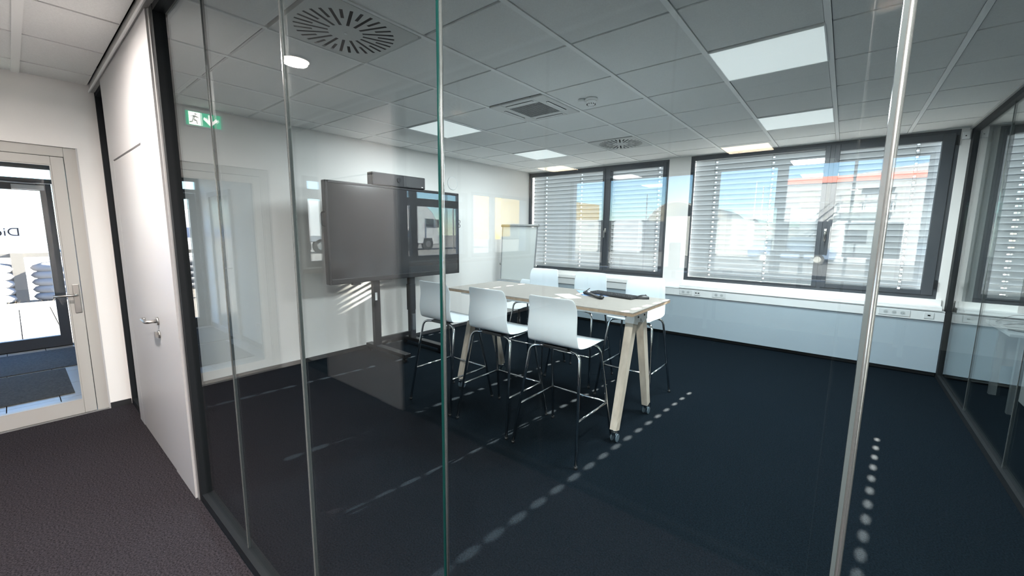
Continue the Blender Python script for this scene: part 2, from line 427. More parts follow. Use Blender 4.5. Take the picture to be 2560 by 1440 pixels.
def luminaire(cx, cy_, label, m=LUM, s=.30):
    t = thing('ceiling_luminaire', label, 'ceiling light', (cx, cy_, H), 'square ceiling light panels')
    f = MB(); f.box(cx-s, cx-s+.008, cy_-s, cy_+s, H-.006, H+.02).box(cx+s-.008, cx+s, cy_-s, cy_+s, H-.006, H+.02)
    f.box(cx-s+.008, cx+s-.008, cy_-s, cy_-s+.008, H-.006, H+.02).box(cx-s+.008, cx+s-.008, cy_+s-.008, cy_+s, H-.006, H+.02)
    f.build('frame', WHITEM, t)
    bx('diffuser_panel', m, t, cx-s+.009, cx+s-.009, cy_-s+.009, cy_+s-.009, H-.003, H+.01)
    if m is LUM:   # fill lamp added under the unlit panel to brighten the room
        ld = bpy.data.lights.new('panel_fill', 'AREA'); ld.shape = 'SQUARE'; ld.size = .56; ld.energy = 66 if cx > 0 else (36 if cy_ < 2.5 else 20); ld.color = (.92, .98, 1)
        lo = bpy.data.objects.new('panel_fill', ld); col.objects.link(lo); lo.parent = t; lo.location = (0, 0, -.008)
luminaire(1.5*T, 2.5*T, 'white square ceiling light panel at upper right, the largest one')
luminaire(1.5*T, 5.5*T, 'white square ceiling light panel above the right window, behind the largest one')
luminaire(-3.5*T, 2.5*T, 'white square ceiling light panel above the big screen')
luminaire(-3.5*T, 5.5*T, 'white square ceiling light panel in the far left corner above the flipchart')
luminaire(.30, -6.88, 'warm lit ceiling panel of the opposite room, reflected above the right window', LUMON, .28)
luminaire(-2.72, -6.88, 'warm lit ceiling panel of the opposite room, reflected above the left window', LUMON, .28)

# AC cassette
cx, cy_ = -1.5*T, 2.5*T; t = thing('air_conditioner', 'white ceiling cassette air conditioner with square grille and four slots', 'air conditioner', (cx, cy_, H))
f = MB(); s = .305; g = .17
for b in ((cx-s, cx-g, cy_-s, cy_+s), (cx+g, cx+s, cy_-s, cy_+s), (cx-g, cx+g, cy_-s, cy_-g), (cx-g, cx+g, cy_+g, cy_+s)): f.box(*b, H-.010, H+.01)
bevel(f.build('housing', mat('ac_plastic', (.62, .63, .62), .45), t), .006)
bx('filter_recess', VOID, t, cx-g, cx+g, cy_-g, cy_+g, H+.004, H+.009)
for k in range(14):
    y = cy_-g+.012+k*(2*g-.024)/13
    bx('louver_bar', mat('grille_grey', (.30, .31, .31), .5), t, cx-g, cx+g, y-.0045, y+.0045, H-.010, H-.003)
for k in range(9):
    x = cx-g+.02+k*(2*g-.04)/8
    bx('grille_bar', mat('grille_grey', (.30, .31, .31), .5), t, x-.003, x+.003, cy_-g, cy_+g, H-.009, H-.005)
for dx, dy, hx, hy in ((0, -.24, .15, .012), (0, .24, .15, .012), (-.24, 0, .012, .15), (.24, 0, .012, .15)):
    sl = bx('air_slot', VOID, t, cx+dx-hx, cx+dx+hx, cy_+dy-hy, cy_+dy+hy, H-.0115, H-.0095)
    bx('flap', WHITEM, sl, cx+dx-hx*(.98 if hx > hy else .5), cx+dx+hx*(.98 if hx > hy else .5), cy_+dy-hy*(.5 if hx > hy else .98), cy_+dy+hy*(.5 if hx > hy else .98), H-.015, H-.0115)
# smoke detector
t = thing('smoke_detector', 'white round smoke detector on the ceiling, right of the cassette unit', 'smoke detector', (-.375, 1.61, H))
MB().tube([(-.375, 1.61, H), (-.375, 1.61, H-.012), (-.375, 1.61, H-.02)], [.055, .055, .047]).build('base', WHITEM, t)
MB().tube([(-.375, 1.61, H-.02), (-.375, 1.61, H-.035), (-.375, 1.61, H-.05), (-.375, 1.61, H-.056)], [.047, .045, .030, .012], 20).build('cap', WHITEM, t)
mb = MB()
for k in range(12):
    a = 2*PI*k/12; mb.box(-.375+.036*math.cos(a)-.002, -.375+.036*math.cos(a)+.002, 1.61+.036*math.sin(a)-.002, 1.61+.036*math.sin(a)+.002, H-.052, H-.038)
mb.build('vent_ribs', VOID, t)
MB().tube([(-.455, 1.585, H), (-.455, 1.585, H-.018), (-.455, 1.585, H-.024)], [.032, .032, .02]).build('side_module', WHITEM, t)

# corridor downlights (lit)
for x, lab in ((-1.5625, 'warm ring downlight over the corridor near the door, mirrored at upper left'), (1.49, 'warm ring downlight over the corridor above the camera, mirrored at the top right'), (4.54, 'warm ring downlight far right along the corridor')):
    y = -1.836; t = thing('downlight', lab, 'ceiling light', (x, y, H), 'round corridor downlights')
    MB().tube([(x, y, H-.001), (x, y, H-.010), (x, y, H-.012)], [.088, .088, .080], 32).build('trim_ring', WHITEM, t)
    MB().tube([(x, y, H-.0125), (x, y, H-.015)], [.078, .074], 32).build('glow_ring', WARM, t)
    MB().tube([(x, y, H-.0155), (x, y, H-.016)], [.050, .050], 32).build('inner_disc', WARMI, t)
    ld = bpy.data.lights.new('downlight_lamp', 'AREA'); ld.shape = 'DISK'; ld.size = .13; ld.energy = 42 if x < 0 else 150; ld.color = (1, .91, .85); ld.spread = math.radians(172)
    lo = bpy.data.objects.new('downlight_lamp', ld); col.objects.link(lo); lo.parent = t; lo.location = (0, 0, -.03)

# ================================================================== WINDOWS + BLINDS
def slat_mesh(x0, x1, holes, name='slat'):
    """curved slat, origin at slat centre line; outer edge low, inner edge high. +y = outside"""
    mb = MB(); n = 6; wd = .080; tilt = math.radians(74); cam_ = .007
    prof = []
    hs = .0072  # hole half width across the slat
    us = [-.5*wd, -.32*wd, -.16*wd, -hs, hs, .16*wd, .32*wd, .5*wd]
    for u in us:
        c = cam_*(1-(2*u/wd)**2)
        # across direction: outer-low to inner-high ; normal outward-up
        y = -math.cos(tilt)*u + math.sin(tilt)*c; z = math.sin(tilt)*u + math.cos(tilt)*c
        prof.append((y, z))
    # rolled edges
    xs = [x0]; open_ = []
    for h in sorted(holes): xs += [h-.010, h+.010]; open_.append(len(xs)-2)
    xs.append(x1)
    base = len(mb.v)
    for x in xs:
        for y, z in prof: mb.v.append((x, y, z))
    m = len(prof)
    for i in range(len(xs)-1):
        for j in range(m-1):
            if i in open_ and j == 3: continue
            mb.face([base+i*m+j, base+(i+1)*m+j, base+(i+1)*m+j+1, base+i*m+j+1], True)
    return mb.build(name, SLAT, mesh_only=True, offset=(0,0,0), fix=False)

def blind(x0, x1, holes, z0, z1, y, label, tapes):
    t = thing('venetian_blind', label, 'blind', ((x0+x1)/2, y, z0), 'closed silver blinds outside the far windows')
    cx = (x0+x1)/2; pitch = .0721; me = slat_mesh(x0-cx, x1-cx, [h-cx for h in holes])
    k = 0; z = z0+.10
    while z < z1:
        inst(me, 'slat', t, (0, 0, z-z0)); z += pitch
    bx('bottom_rail', mat('blind_rail', (.70, .70, .69), .5), t, x0, x1, y-.03, y+.03, z0+.03, z0+.062)
    for h in tapes:
        mb = MB(); mb.tube([(h-.016, y-.041, z0+.06), (h-.016, y-.041, z1)], .0016, 5); mb.tube([(h+.016, y-.041, z0+.06), (h+.016, y-.041, z1)], .0010, 5)
        z = z0+.10
        while z < z1:
            mb.box(h-.008, h+.008, y-.046, y-.036, z+.020, z+.032); z += pitch
        mb.build('ladder_tape', TAPE, t)

def window(name, label, x0, x1, z0, z1, panes, ya, sign=1, m=WFRAME, glassm=GWIN):
    """panes: list of (px0,px1,pz0,pz1) clear openings. sign=+1 outside towards +y"""
    t = thing(name, label, 'window', (x0, ya, z0), kind='structure')
    xs = sorted(panes); d0, d1 = (ya, ya+.075*sign); a, b = min(d0, d1), max(d0, d1)
    fr = MB(); zb = min(p[2] for p in panes); zt = max(p[3] for p in panes)
    fr.box(x0, x1, a, b, z0, z0+.045).box(x0, x1, a, b, z1-.035, z1).box(x0, x0+.035, a, b, z0+.045, z1-.035).box(x1-.035, x1, a, b, z0+.045, z1-.035)
    mids = []
    for p, q in zip(xs[:-1], xs[1:]):
        mc = (p[1]+q[0])/2; mids.append(mc); fr.box(mc-.022, mc+.022, a, b, z0+.045, z1-.035)
    fr.build('outer_frame', m, t)
    edges = [x0+.035] + sum([[mc-.022, mc+.022] for mc in mids], []) + [x1-.035]
    for i, (p0, p1, q0, q1) in enumerate(xs):
        e0, e1 = edges[2*i], edges[2*i+1]; c, d = (a-.012, b-.02) if sign > 0 else (a+.02, b+.012)
        s_ = MB(); s_.box(e0, p0, c, d, z0+.045, z1-.035).box(p1, e1, c, d, z0+.045, z1-.035).box(p0, p1, c, d, z0+.045, q0).box(p0, p1, c, d, q1, z1-.035)
        so = bevel(s_.build('sash', m, t), .003)
        yg = ya+.04*sign
        bx('glass_pane', glassm, t, p0, p1, yg-.003, yg+.003, q0, q1)
    return t
def win_handle(parent, x, y, z):
    h = bevel(bx('handle_plate', STEEL, parent, x-.015, x+.015, y-.012, y, z-.035, z+.035), .004)
    mb = MB(); mb.tube(bez([(x, y-.01, z), (x, y-.05, z), (x, y-.055, z-.12)], .02), .0085, 10)
    mb.build('lever', STEEL, h)

w1 = window('window_1', 'left window in dark grey frame with closed blinds, beside the flipchart', *W1[:4], [(-3.42, -1.885, .93, 2.625), (-1.745, -.862, .965, 2.61)], WB)
win_handle(w1, -1.80, WB-.012, 1.62)
w2 = window('window_2', 'right window in dark grey frame with closed blinds, largest of the three', *W2[:4], [(-.405, 1.14, .925, 2.645), (1.285, 2.155, .965, 2.605)], WB)
win_handle(w2, 1.226, WB-.012, 1.62)
for z in (1.04, 2.60): bx('hinge', BLACK, w2, 2.255, 2.270, WB-.03, WB-.012, z-.05, z+.05)
w3 = window('window_3', 'window of the neighbouring office, cut by the right edge of the photo', *W3[:4], [(2.66, 4.1, .93, 2.62), (4.25, 5.2, .93, 2.62)], WB)
YB = 5.005
BZ0, BZ1 = .86, 2.70
blind(-3.45, -1.86, [-3.15, -2.378], BZ0, BZ1, YB, 'closed blind behind the left pane of the left window', [-3.385, -3.15, -2.378])
blind(-1.77, -.84, [-.967], BZ0, BZ1, YB, 'closed blind behind the narrow right pane of the left window', [-1.715, -.967])
blind(-.43, 1.17, [-.131, .580], BZ0, BZ1, YB, 'closed blind behind the wide left pane of the right window', [-.131, .580])
blind(1.26, 2.18, [1.982], BZ0, BZ1, YB, 'closed blind behind the narrow right pane of the right window', [1.982])
blind(2.63, 4.13, [3.0, 3.8], BZ0, BZ1, YB, 'closed blind in the window of the neighbouring office', [2.98, 3.8])
blind(4.22, 5.23, [4.9], BZ0, BZ1, YB, 'closed blind of the neighbouring office beyond the right edge of the photo', [4.9])
# side reveals block between panes outside
for a, b, lab in ((-1.86, -1.77, 'left'), (1.17, 1.26, 'right'), (4.13, 4.22, 'neighbouring')):
    tag(MB().box(a, b, WB+.08, WB+.22, .84, 2.74).build('trim_mullion', WFRAME), 'dark blind guide behind the mullion of the %s window' % lab, 'trim', kind='structure')
# sills
for a, b, lab in ((LW, -.80, 'white sill under the left window'), (-.47, 2.33, 'white sill under the right window'), (2.5, 5.4, 'white sill under the neighbouring window')):
    o = MB().box(a, b, WB-.14, WB, .785, .807).box(a, b, WB-.14, WB-.125, .758, .785).build('trim_sill', WHITEM); bevel(o, .003); tag(o, lab, 'window sill', kind='structure')
    bx('sill_riser', WALL, o, a, b, WB-.02, WB, .807, .872)

# parapet cladding + cable duct
o = thing('wall_panel', 'pale blue-white cladding panels below the windows', 'panel', (LW, WB, 0), kind='structure')
for a, b in ((LW+.001, RG-.03),):
    bevel(bx('panel', PANELW, o, a, b, WB-.11, WB, .055, .640), .002)
for a, b in ((RG+.04, 5.2), ): bx('panel', PANELW, o, a, b, WB-.11, WB, .055, .640)
du = thing('cable_duct', 'white cable duct with sockets running below both window sills', 'cable duct', (-.6, WB-.12, .64))
bevel(bx('duct_body', DUCTM, du, LW+.002, RG-.032, WB-.13, WB-.001, .642, .757), .003)
bx('cover_line', VOID, du, LW+.002, RG-.032, WB-.1315, WB-.1295, .744, .747)
def sock2(x, z, parent, n=2):
    p = bevel(bx('socket_plate', mat('socket_white', (.55, .58, .59), .4), parent, x-.045*n, x+.045*n, WB-.136, WB-.13, z-.036, z+.036), .002)
    for k in range(n):
        c = x + (k-(n-1)/2)*.072
        MB().tube([(c, WB-.1365, z), (c, WB-.1375, z)], .021, 18).build('socket_cup', mat('socket_cup', (.38, .41, .42), .5), p)
        MB().box(c-.009, c-.005, WB-.139, WB-.1374, z-.003, z+.003).box(c+.005, c+.009, WB-.139, WB-.1374, z-.003, z+.003).build('pin_holes', VOID, p)
def data2(x, z, parent, n=2):
    p = bevel(bx('data_plate', mat('socket_white', (.55, .58, .59), .4), parent, x-.04, x+.04, WB-.136, WB-.13, z-.034, z+.034), .002)
    for k in range(n):
        c = x + (k-(n-1)/2)*.036; bx('data_port', VOID, p, c-.011, c+.011, WB-.1375, WB-.1355, z-.006, z+.008)
sock2(-.37, .70, du, 2); data2(-.205, .70, du, 2); sock2(.09, .70, du, 2); sock2(1.95, .70, du, 3); data2(2.235, .70, du, 1)
# white sensor box in the right corner
t = thing('sensor_box', 'small white sensor box high on the wall right of the window', 'sensor', (2.33, WB, 2.62))
bevel(bx('case', WHITEM, t, 2.292, 2.352, WB-.028, WB, 2.60, 2.68), .005); MB().cyl((2.32, WB-.030, 2.635), (2.32, WB-.027, 2.635), .006).build('lens', VOID, t)

# ================================================================== GLASS PARTITIONS
def partition(name, label, y, sgn, x_post, x_door0, x_door1, joints, xend):
    """sgn=+1: room on +y side, corridor face towards -y"""
    t = thing(name, label, 'glass wall', (0, y, 0), kind='structure')
    fy = lambda d: y - sgn*d     # d towards the corridor
    def bxy(nm, m, x0, x1, d0, d1, z0, z1, par=t):
        a, b = sorted((fy(d0), fy(d1))); return bx(nm, m, par, x0, x1, a, b, z0, z1)
    bxy('ceiling_track', mat('track_grey', (.50, .50, .49), .4), LW, xend, -.045, .055, 2.675, H+.02)
    bxy('ceiling_track_lip', WHITEM, LW, xend, .055, .062, 2.668, 2.685)
    # black rails
    bxy('bottom_rail', BLACK, x_post, xend, -.028, .028, 0, .050)
    bxy('bottom_rail', BLACK, LW, x_door0, -.028, .028, 0, .050)
    bxy('top_rail', BLACK, x_post, xend, -.028, .028, 2.645, 2.676)
    bxy('top_rail', BLACK, LW, x_door0, -.028, .028, 2.645, 2.676)
    bxy('post', BLACK, x_post-.022, x_post+.022, -.030, .030, 0, 2.676)
    bxy('post', BLACK, LW, LW+.032, -.030, .030, 0, 2.676)
    bxy('cover_strip', ALU, x_door1, x_post-.022, -.030, .036, 0, 2.67)
    # glass: strip left of the door and panes right of the post
    def pane(x0, x1):
        mb = MB().box(x0, x1, y-.004, y+.004, .045, 2.65)
        mb.mi = [0, 0, 0, 1, 0, 1]
        mb.build('glass_pane', [GFRONT, JGREY], t)
    pane(LW+.030, x_door0-.002)
    xs = [x_post+.02] + joints + [xend]
    for a, b in zip(xs[:-1], xs[1:]):
        pane(a+(.0035 if a in joints else 0), b-(.0035 if b in joints else 0))
    for i, j in enumerate(joints):
        wj = (.0010, .0022, .0040, .0050, .005)[i]
        if i < 2: bxy('joint_strip', JOINT, j, j+wj, -.0072, .0072, .05, 2.645)
        else:
            MB().tube([(j+wj*.5, y, .05), (j+wj*.5, y, 2.645)], .0036, 14).build('joint_strip', JCHROME, t)
        bxy('joint_edge', GEDGE if i == 2 else JGREY, j-wj*.8, j, -.0072, .0072, .05, 2.645)
    return t
gf = partition('wall_glass_front', 'frameless glass partition between corridor and meeting room', GF, 1, -1.345, -2.990, -1.395, [-.668, .052, .765, 1.457, 2.17], 3.9)
gb = partition('wall_glass_opposite', 'glass partition across the corridor, seen only in reflection', GB, -1, -1.44, -2.80, -1.50, [-.77, -.014, .72, 1.436, 2.17], 3.9)
tag(MB().box(3.9, XE, GF-.05, GF+.05, 0, HT).build('wall_corridor', WALL), 'white wall closing the meeting rooms far to the right', 'wall', kind='structure')
tag(MB().box(3.9, XE, GB-.05, GB+.05, 0, HT).build('wall_corridor_opposite', WALL), 'white wall closing the opposite rooms far to the right', 'wall', kind='structure')

# white full height door elements
def door_element(name, label, y, sgn, x0, x1, lx0, lx1, hx):
    t = thing(name, label, 'door', (x0, y, 0), kind='structure')
    fy = lambda d: y - sgn*d
    def b(nm, m, a0, a1, d0, d1, z0, z1, par=t):
        c, d = sorted((fy(d0), fy(d1))); return bx(nm, m, par, a0, a1, c, d, z0, z1)
    b('side_panel', WHITEP, x0, lx0-.004, -.04, .045, .004, 2.672)
    b('side_panel', WHITEP, lx1+.004, x1, -.04, .045, .004, 2.672)
    b('top_panel', WHITEP, lx0-.004, lx1+.004, -.04, .045, 2.077, 2.672)
    b('shadow_gap', VOID, lx0, lx1, -.02, .020, 2.064, 2.078)
    leaf = b('door_leaf', WHITEP, lx0-.003, lx1+.003, -.04, .0445, .010, 2.064)
    rose = MB().cyl((hx, fy(.045), 1.0), (hx, fy(.054), 1.0), .026).build('handle_rose', STEEL, t)
    MB().tube(bez([(hx, fy(.05), 1.0), (hx, fy(.105), 1.0), (hx-.135, fy(.105), 1.0), (hx-.135, fy(.085), 1.0)], .025, 5), .0105, 12).build('lever', STEEL, rose)
    ck = MB().cyl((hx, fy(.045), .915), (hx, fy(.052), .915), .026).build('key_rose', STEEL, t)
    MB().box(hx-.006, hx+.006, min(fy(.050), fy(.068)), max(fy(.050), fy(.068)), .897, .933).build('lock_cylinder', STEEL, ck)
door_element('door_1', 'white full-height door panel with steel lever handle beside the glass', GF, 1, -2.990, -1.395, -2.82, -1.83, -1.885)
door_element('door_3', 'white door panel across the corridor, seen only in reflection', GB, -1, -2.80, -1.50, -2.70, -1.80, -1.86)

# right glass partition
t = thing('wall_glass_right', 'glass partition to the neighbouring office on the right, with black frame', 'glass wall', (RG, 0, 0), kind='structure')
bx('post', BLACK, t, RG-.028, RG+.028, WB-.12, WB, 0, H)
bx('post', BLACK, t, RG-.028, RG+.028, WB-.165, WB-.12, 0, .76)
bx('top_rail', BLACK, t, RG-.028, RG+.028, GF, WB-.05, 2.655, 2.70)
bx('ceiling_track', mat('track_grey', (.50, .50, .49), .4), t, RG-.045, RG+.045, GF, WB, 2.70, H+.01)
bx('bottom_rail', BLACK, t, RG-.028, RG+.028, GF, WB-.165, 0, .050)
bx('post', BLACK, t, RG-.028, RG+.028, GF-.02, GF+.03, 0, 2.70)
gy = [WB-.12, 3.52, 2.36, 1.2, .04, GF+.03]
for a, b in zip(gy[:-1], gy[1:]):
    bx('glass_pane', GFRONT, t, RG-.006, RG+.006, b+.003, a-.003, .05, 2.66)
for g_ in gy[1:-1]: bx('joint_strip', JOINT, t, RG-.0085, RG+.0085, g_-.003, g_+.003, .05, 2.655)

# ================================================================== ENTRANCE DOOR + VESTIBULE
t = thing('door_2', 'grey-white glazed entrance door in the left wall, cut by the left edge', 'door', (LW, dy1, 0), kind='structure')
f = MB().frame(dy0, dy1, 0, 2.212, (.075, .075, .0, .075), LW-.09, LW-.02, axis='y'); bevel(f.build('door_frame', GREYPAINT, t), .003)
f = MB().frame(dy0+.079, dy1-.079, .010, 2.133, (.072, .072, .118, .065), LW-.085, LW-.012, axis='y'); lf = f.build('door_leaf', GREYPAINT, t); bevel(lf, .004)
bx('glass_pane', GWIN, t, LW-.052, LW-.046, dy0+.15, dy1-.15, .126, 2.07)
f = MB().frame(dy0+.151, dy1-.151, .128, 2.068, .008, LW-.018, LW-.010, axis='y'); f.build('glazing_bead', GREYPAINT, lf)
hy = dy1-.108
pl = bevel(bx('handle_plate', STEEL, t, LW-.012, LW-.003, hy-.020, hy+.020, .875, 1.115), .004)
MB().tube(bez([(LW, hy, 1.03), (LW+.055, hy, 1.03), (LW+.055, hy-.135, 1.03)], .03), .0105, 12).build('lever', STEEL, pl)
bx('threshold', ALU, t, LW-.10, LW, dy0, dy1, 0, .009)
for s_ in (0, 1):
    y = dy0 if s_ == 0 else dy1
    bx('reveal_bead', WHITEP, t, LW-.001, LW+.003, y-.006 if s_ else y-.004, y+.004 if s_ else y+.006, 0, 2.215)

VX0 = -6.60; VY0, VY1 = -2.47, -1.20
v = MB(); v.box(VX0-.2, LW-.30, VY1, VY1+.12, 0, HT).box(VX0-.2, LW-.30, VY0-.12, VY0, 0, HT)
v.box(VX0-.2, VX0, VY1-.0, VY1+.1, 0, HT).box(VX0-.05, VX0+.05, VY0, VY1, 2.36, HT)
tag(v.build('wall_vestibule', WALL), 'white walls of the small entrance vestibule behind the glazed door', 'wall', kind='structure')
tag(MB().box(VX0-.2, LW-.30, VY0-.12, VY1+.12, 2.62, 3.0).build('ceiling_vestibule', WALL), 'white ceiling of the entrance vestibule', 'ceiling', kind='structure')
tag(MB().box(VX0-.2, LW-.02, VY0-.12, VY1+.12, -.1, -.014).build('floor_vestibule', VOID), 'tiled floor of the entrance vestibule', 'floor', kind='structure')
fv = bpy.data.objects['floor_vestibule']
x = VX0-.1
nx = 6; lx = (LW-.095 - x)/nx
tm = MB().box(-lx/2+.003, lx/2-.003, -.158+.003, .158-.003, -.016, -.002).build('floor_tile', TILEF, mesh_only=True, offset=(0,0,0))
for i in range(nx):
    for j in range(4): inst(tm, 'floor_tile', fv, (x+lx*(i+.5), VY0+.158+j*.3167, 0))
for (a, b, c, d, lab) in ((-5.28, -4.2, -2.30, -1.42, 'blue-grey ribbed entrance mat just inside the glazed door'), (-6.40, -5.34, VY0+.03, VY1-.03, 'darker brown-grey mat at the outer door')):
    o = MB().box(a, b, c, d, -.002, .008).build('entrance_mat', MATR); bevel(o, .004); tag(o, lab, 'mat', 'entrance mats')
tag(MB().box(-6.5, LW-.30, VY0, VY0+.012, 0, .07).box(-6.5, LW-.30, VY1-.012, VY1, 0, .07).build('baseboard_vestibule', mat('grey_skirting', (.25, .25, .24), .6)), 'grey skirting in the vestibule', 'skirting', kind='structure')
# side door inside vestibule (seen reflected)
t = thing('door_5', 'grey-white side door with glass in the vestibule, seen in reflection', 'door', (-5.7, VY0, 0), kind='structure')
f = MB().frame(-6.1, -5.15, .0, 2.12, (.07, .07, .09, .07), VY0, VY0+.03, axis='x'); f.build('door_frame', GREYPAINT, t)
bx('glass_pane', mat('frosted_pane', (.40, .45, .44), .25), t, -6.03, -5.22, VY0+.002, VY0+.012, .09, 2.05)
MB().tube([(-5.24, VY0+.03, 1.03), (-5.24, VY0+.07, 1.03), (-5.36, VY0+.07, 1.03)], .01).build('lever', STEEL, t)
t = thing('wall_socket', 'pair of white sockets low on the vestibule wall, seen in reflection', 'socket', (-4.55, VY0, .3))
for dx in (0, .09): bevel(bx('socket_plate', WHITEM, t, -4.59+dx, -4.51+dx, VY0, VY0+.012, .27, .35), .003)
# outer door
t = thing('door_4', 'dark grey outer entrance door with closer, beyond the vestibule', 'door', (VX0, VY1, 0), kind='structure')
f = MB().frame(VY0, VY1, 0, 2.36, (.05, .06, .0, .05), VX0-.06, VX0+.01, axis='y'); f.build('door_frame', WFRAME, t)
f = MB().frame(VY0+.06, VY1-.07, .01, 2.13, (.09, .10, .14, .09), VX0-.05, VX0+.02, axis='y'); f.build('door_leaf', WFRAME, t)
bx('transom', WFRAME, t, VX0-.05, VX0+.015, VY0+.05, VY1-.06, 2.135, 2.19)
bx('glass_pane', GWIN, t, VX0-.02, VX0-.014, VY0+.15, VY1-.17, .15, 2.04)
bx('glass_pane', GWIN, t, VX0-.02, VX0-.014, VY0+.06, VY1-.07, 2.19, 2.30)
cl = bevel(bx('door_closer', ALU, t, VX0+.02, VX0+.065, VY1-.40, VY1-.13, 2.045, 2.105), .004)
MB().tube([(VX0+.05, VY1-.2, 2.12), (VX0+.09, VY1-.75, 2.135)], .008, 8).build('closer_arm', ALU, cl)
fl = bx('window_film', film_mat(), t, VX0-.012, VX0-.010, VY0+.16, VY1-.18, 1.44, 1.60)
lm = text_mesh('Die', .145, LETTER)
# letters face the outside, so they read mirrored from the corridor
lo = inst(lm, 'lettering', fl, (VX0-.008+0, 0, 0))
lo.matrix_local = Matrix.Translation(Vector((VX0-.007, VY1-.38, 1.47)) - parent_world(fl)) @ Matrix(((0,0,-1,0),(-1,0,0,0),(0,1,0,0),(0,0,0,1)))
# exit sign on left wall above entrance
t = thing('exit_sign', 'lit green emergency exit sign with running man and arrow, mirrored in the glass', 'exit sign', (LW, -1.79, 2.61))
bevel(bx('case', WHITEM, t, LW+.001, LW+.035, -1.935, -1.640, 2.535, 2.70), .003)
bx('face', GREENS, t, LW+.035, LW+.037, -1.925, -1.650, 2.548, 2.672)
face = bx('white_field', WHITES, t, LW+.037, LW+.038, -1.762, -1.672, 2.552, 2.668)
def poly(nm, pts, m, par, x): MB().prism(pts, 'x', x, x+.001).build(nm, m, par)
cyy = -1.842
poly('arrow', [(cyy-.016, 2.662), (cyy+.016, 2.662), (cyy+.016, 2.606), (cyy+.048, 2.638), (cyy+.058, 2.616), (cyy, 2.556), (cyy-.058, 2.616), (cyy-.048, 2.638), (cyy-.016, 2.606)], WHITES, t, LW+.037)
mb = MB(); X = LW+.038; yy = -1.718
def limb(a, b, wdt):
    (ya_, za), (yb, zb) = a, b; dx, dz_ = yb-ya_, zb-za; L = math.hypot(dx, dz_); px, pz = -dz_/L*wdt/2, dx/L*wdt/2
    mb.prism([(ya_+px, za+pz), (yb+px, zb+pz), (yb-px, zb-pz), (ya_-px, za-pz)], 'x', X, X+.001)
limb((yy, 2.636), (yy+.012, 2.602), .016); limb((yy, 2.634), (yy-.030, 2.618), .007); limb((yy+.004, 2.634), (yy+.030, 2.626), .007)
limb((yy+.012, 2.602), (yy-.014, 2.588), .010); limb((yy-.014, 2.588), (yy-.018, 2.562), .009); limb((yy+.012, 2.602), (yy+.022, 2.578), .010); limb((yy+.022, 2.578), (yy+.042, 2.572), .009)
mb.prism([(yy-.008+.009*math.cos(a*PI/4), 2.650+.009*math.sin(a*PI/4)) for a in range(8)], 'x', X, X+.001)
mb.build('running_man', mat('sign_dark_green', (0, .12, .05), .6), t)

# reflected windows of the left wall
def side_window(name, label, y0, y1, z0, z1, mull, transom):
    t = thing(name, label, 'window', (LW, y0, z0), kind='structure')
    X0, X1 = LW-.075, LW-.004
    MB().frame(y0, y1, z0, z1, (.06, .06, .07, .05), X0, X1, axis='y').build('outer_frame', WFRAME, t)
    for m_ in mull: bx('mullion', WFRAME, t, X0, X1, m_-.05, m_+.05, z0+.07, z1-.05)
    if transom: bx('transom', WFRAME, t, X0-.002, X1+.002, y0+.06, y1-.06, transom[0], transom[1])
    bx('glass_pane', GWIN, t, LW-.045, LW-.039, y0+.05, y1-.05, z0+.06, z1-.04)
    bx('sill_board', wood('sill_wood', (.30, .20, .12), (.42, .30, .20)) if 'sill_wood' not in MATS else MATS['sill_wood'], t, LW+.0005, LW+.16, y0-.05, y1+.05, z0-.06, z0-.02)
side_window('window_4', 'dark-framed window with transom in the opposite room, reflected in the big screen', -5.34, -2.68, 1.14, 2.20, [-4.26, -3.3], (1.945, 2.055))
side_window('window_5', 'second reflected window of the opposite room, looking at a yellow hall', -7.1, -5.42, 1.14, 2.24, [-5.98], None)
o1 = window('window_6', 'window of the opposite room facing the yard, left one, seen in reflection', *V1[:4], [(-3.40, -2.63, .93, 2.66), (-2.50, -.85, .93, 2.66)], YN, -1)
o2 = window('window_7', 'window of the opposite room facing the yard, right one, seen in reflection', *V2[:4], [(-.39, .47, .93, 2.67), (.62, 2.23, .93, 2.68)], YN, -1)

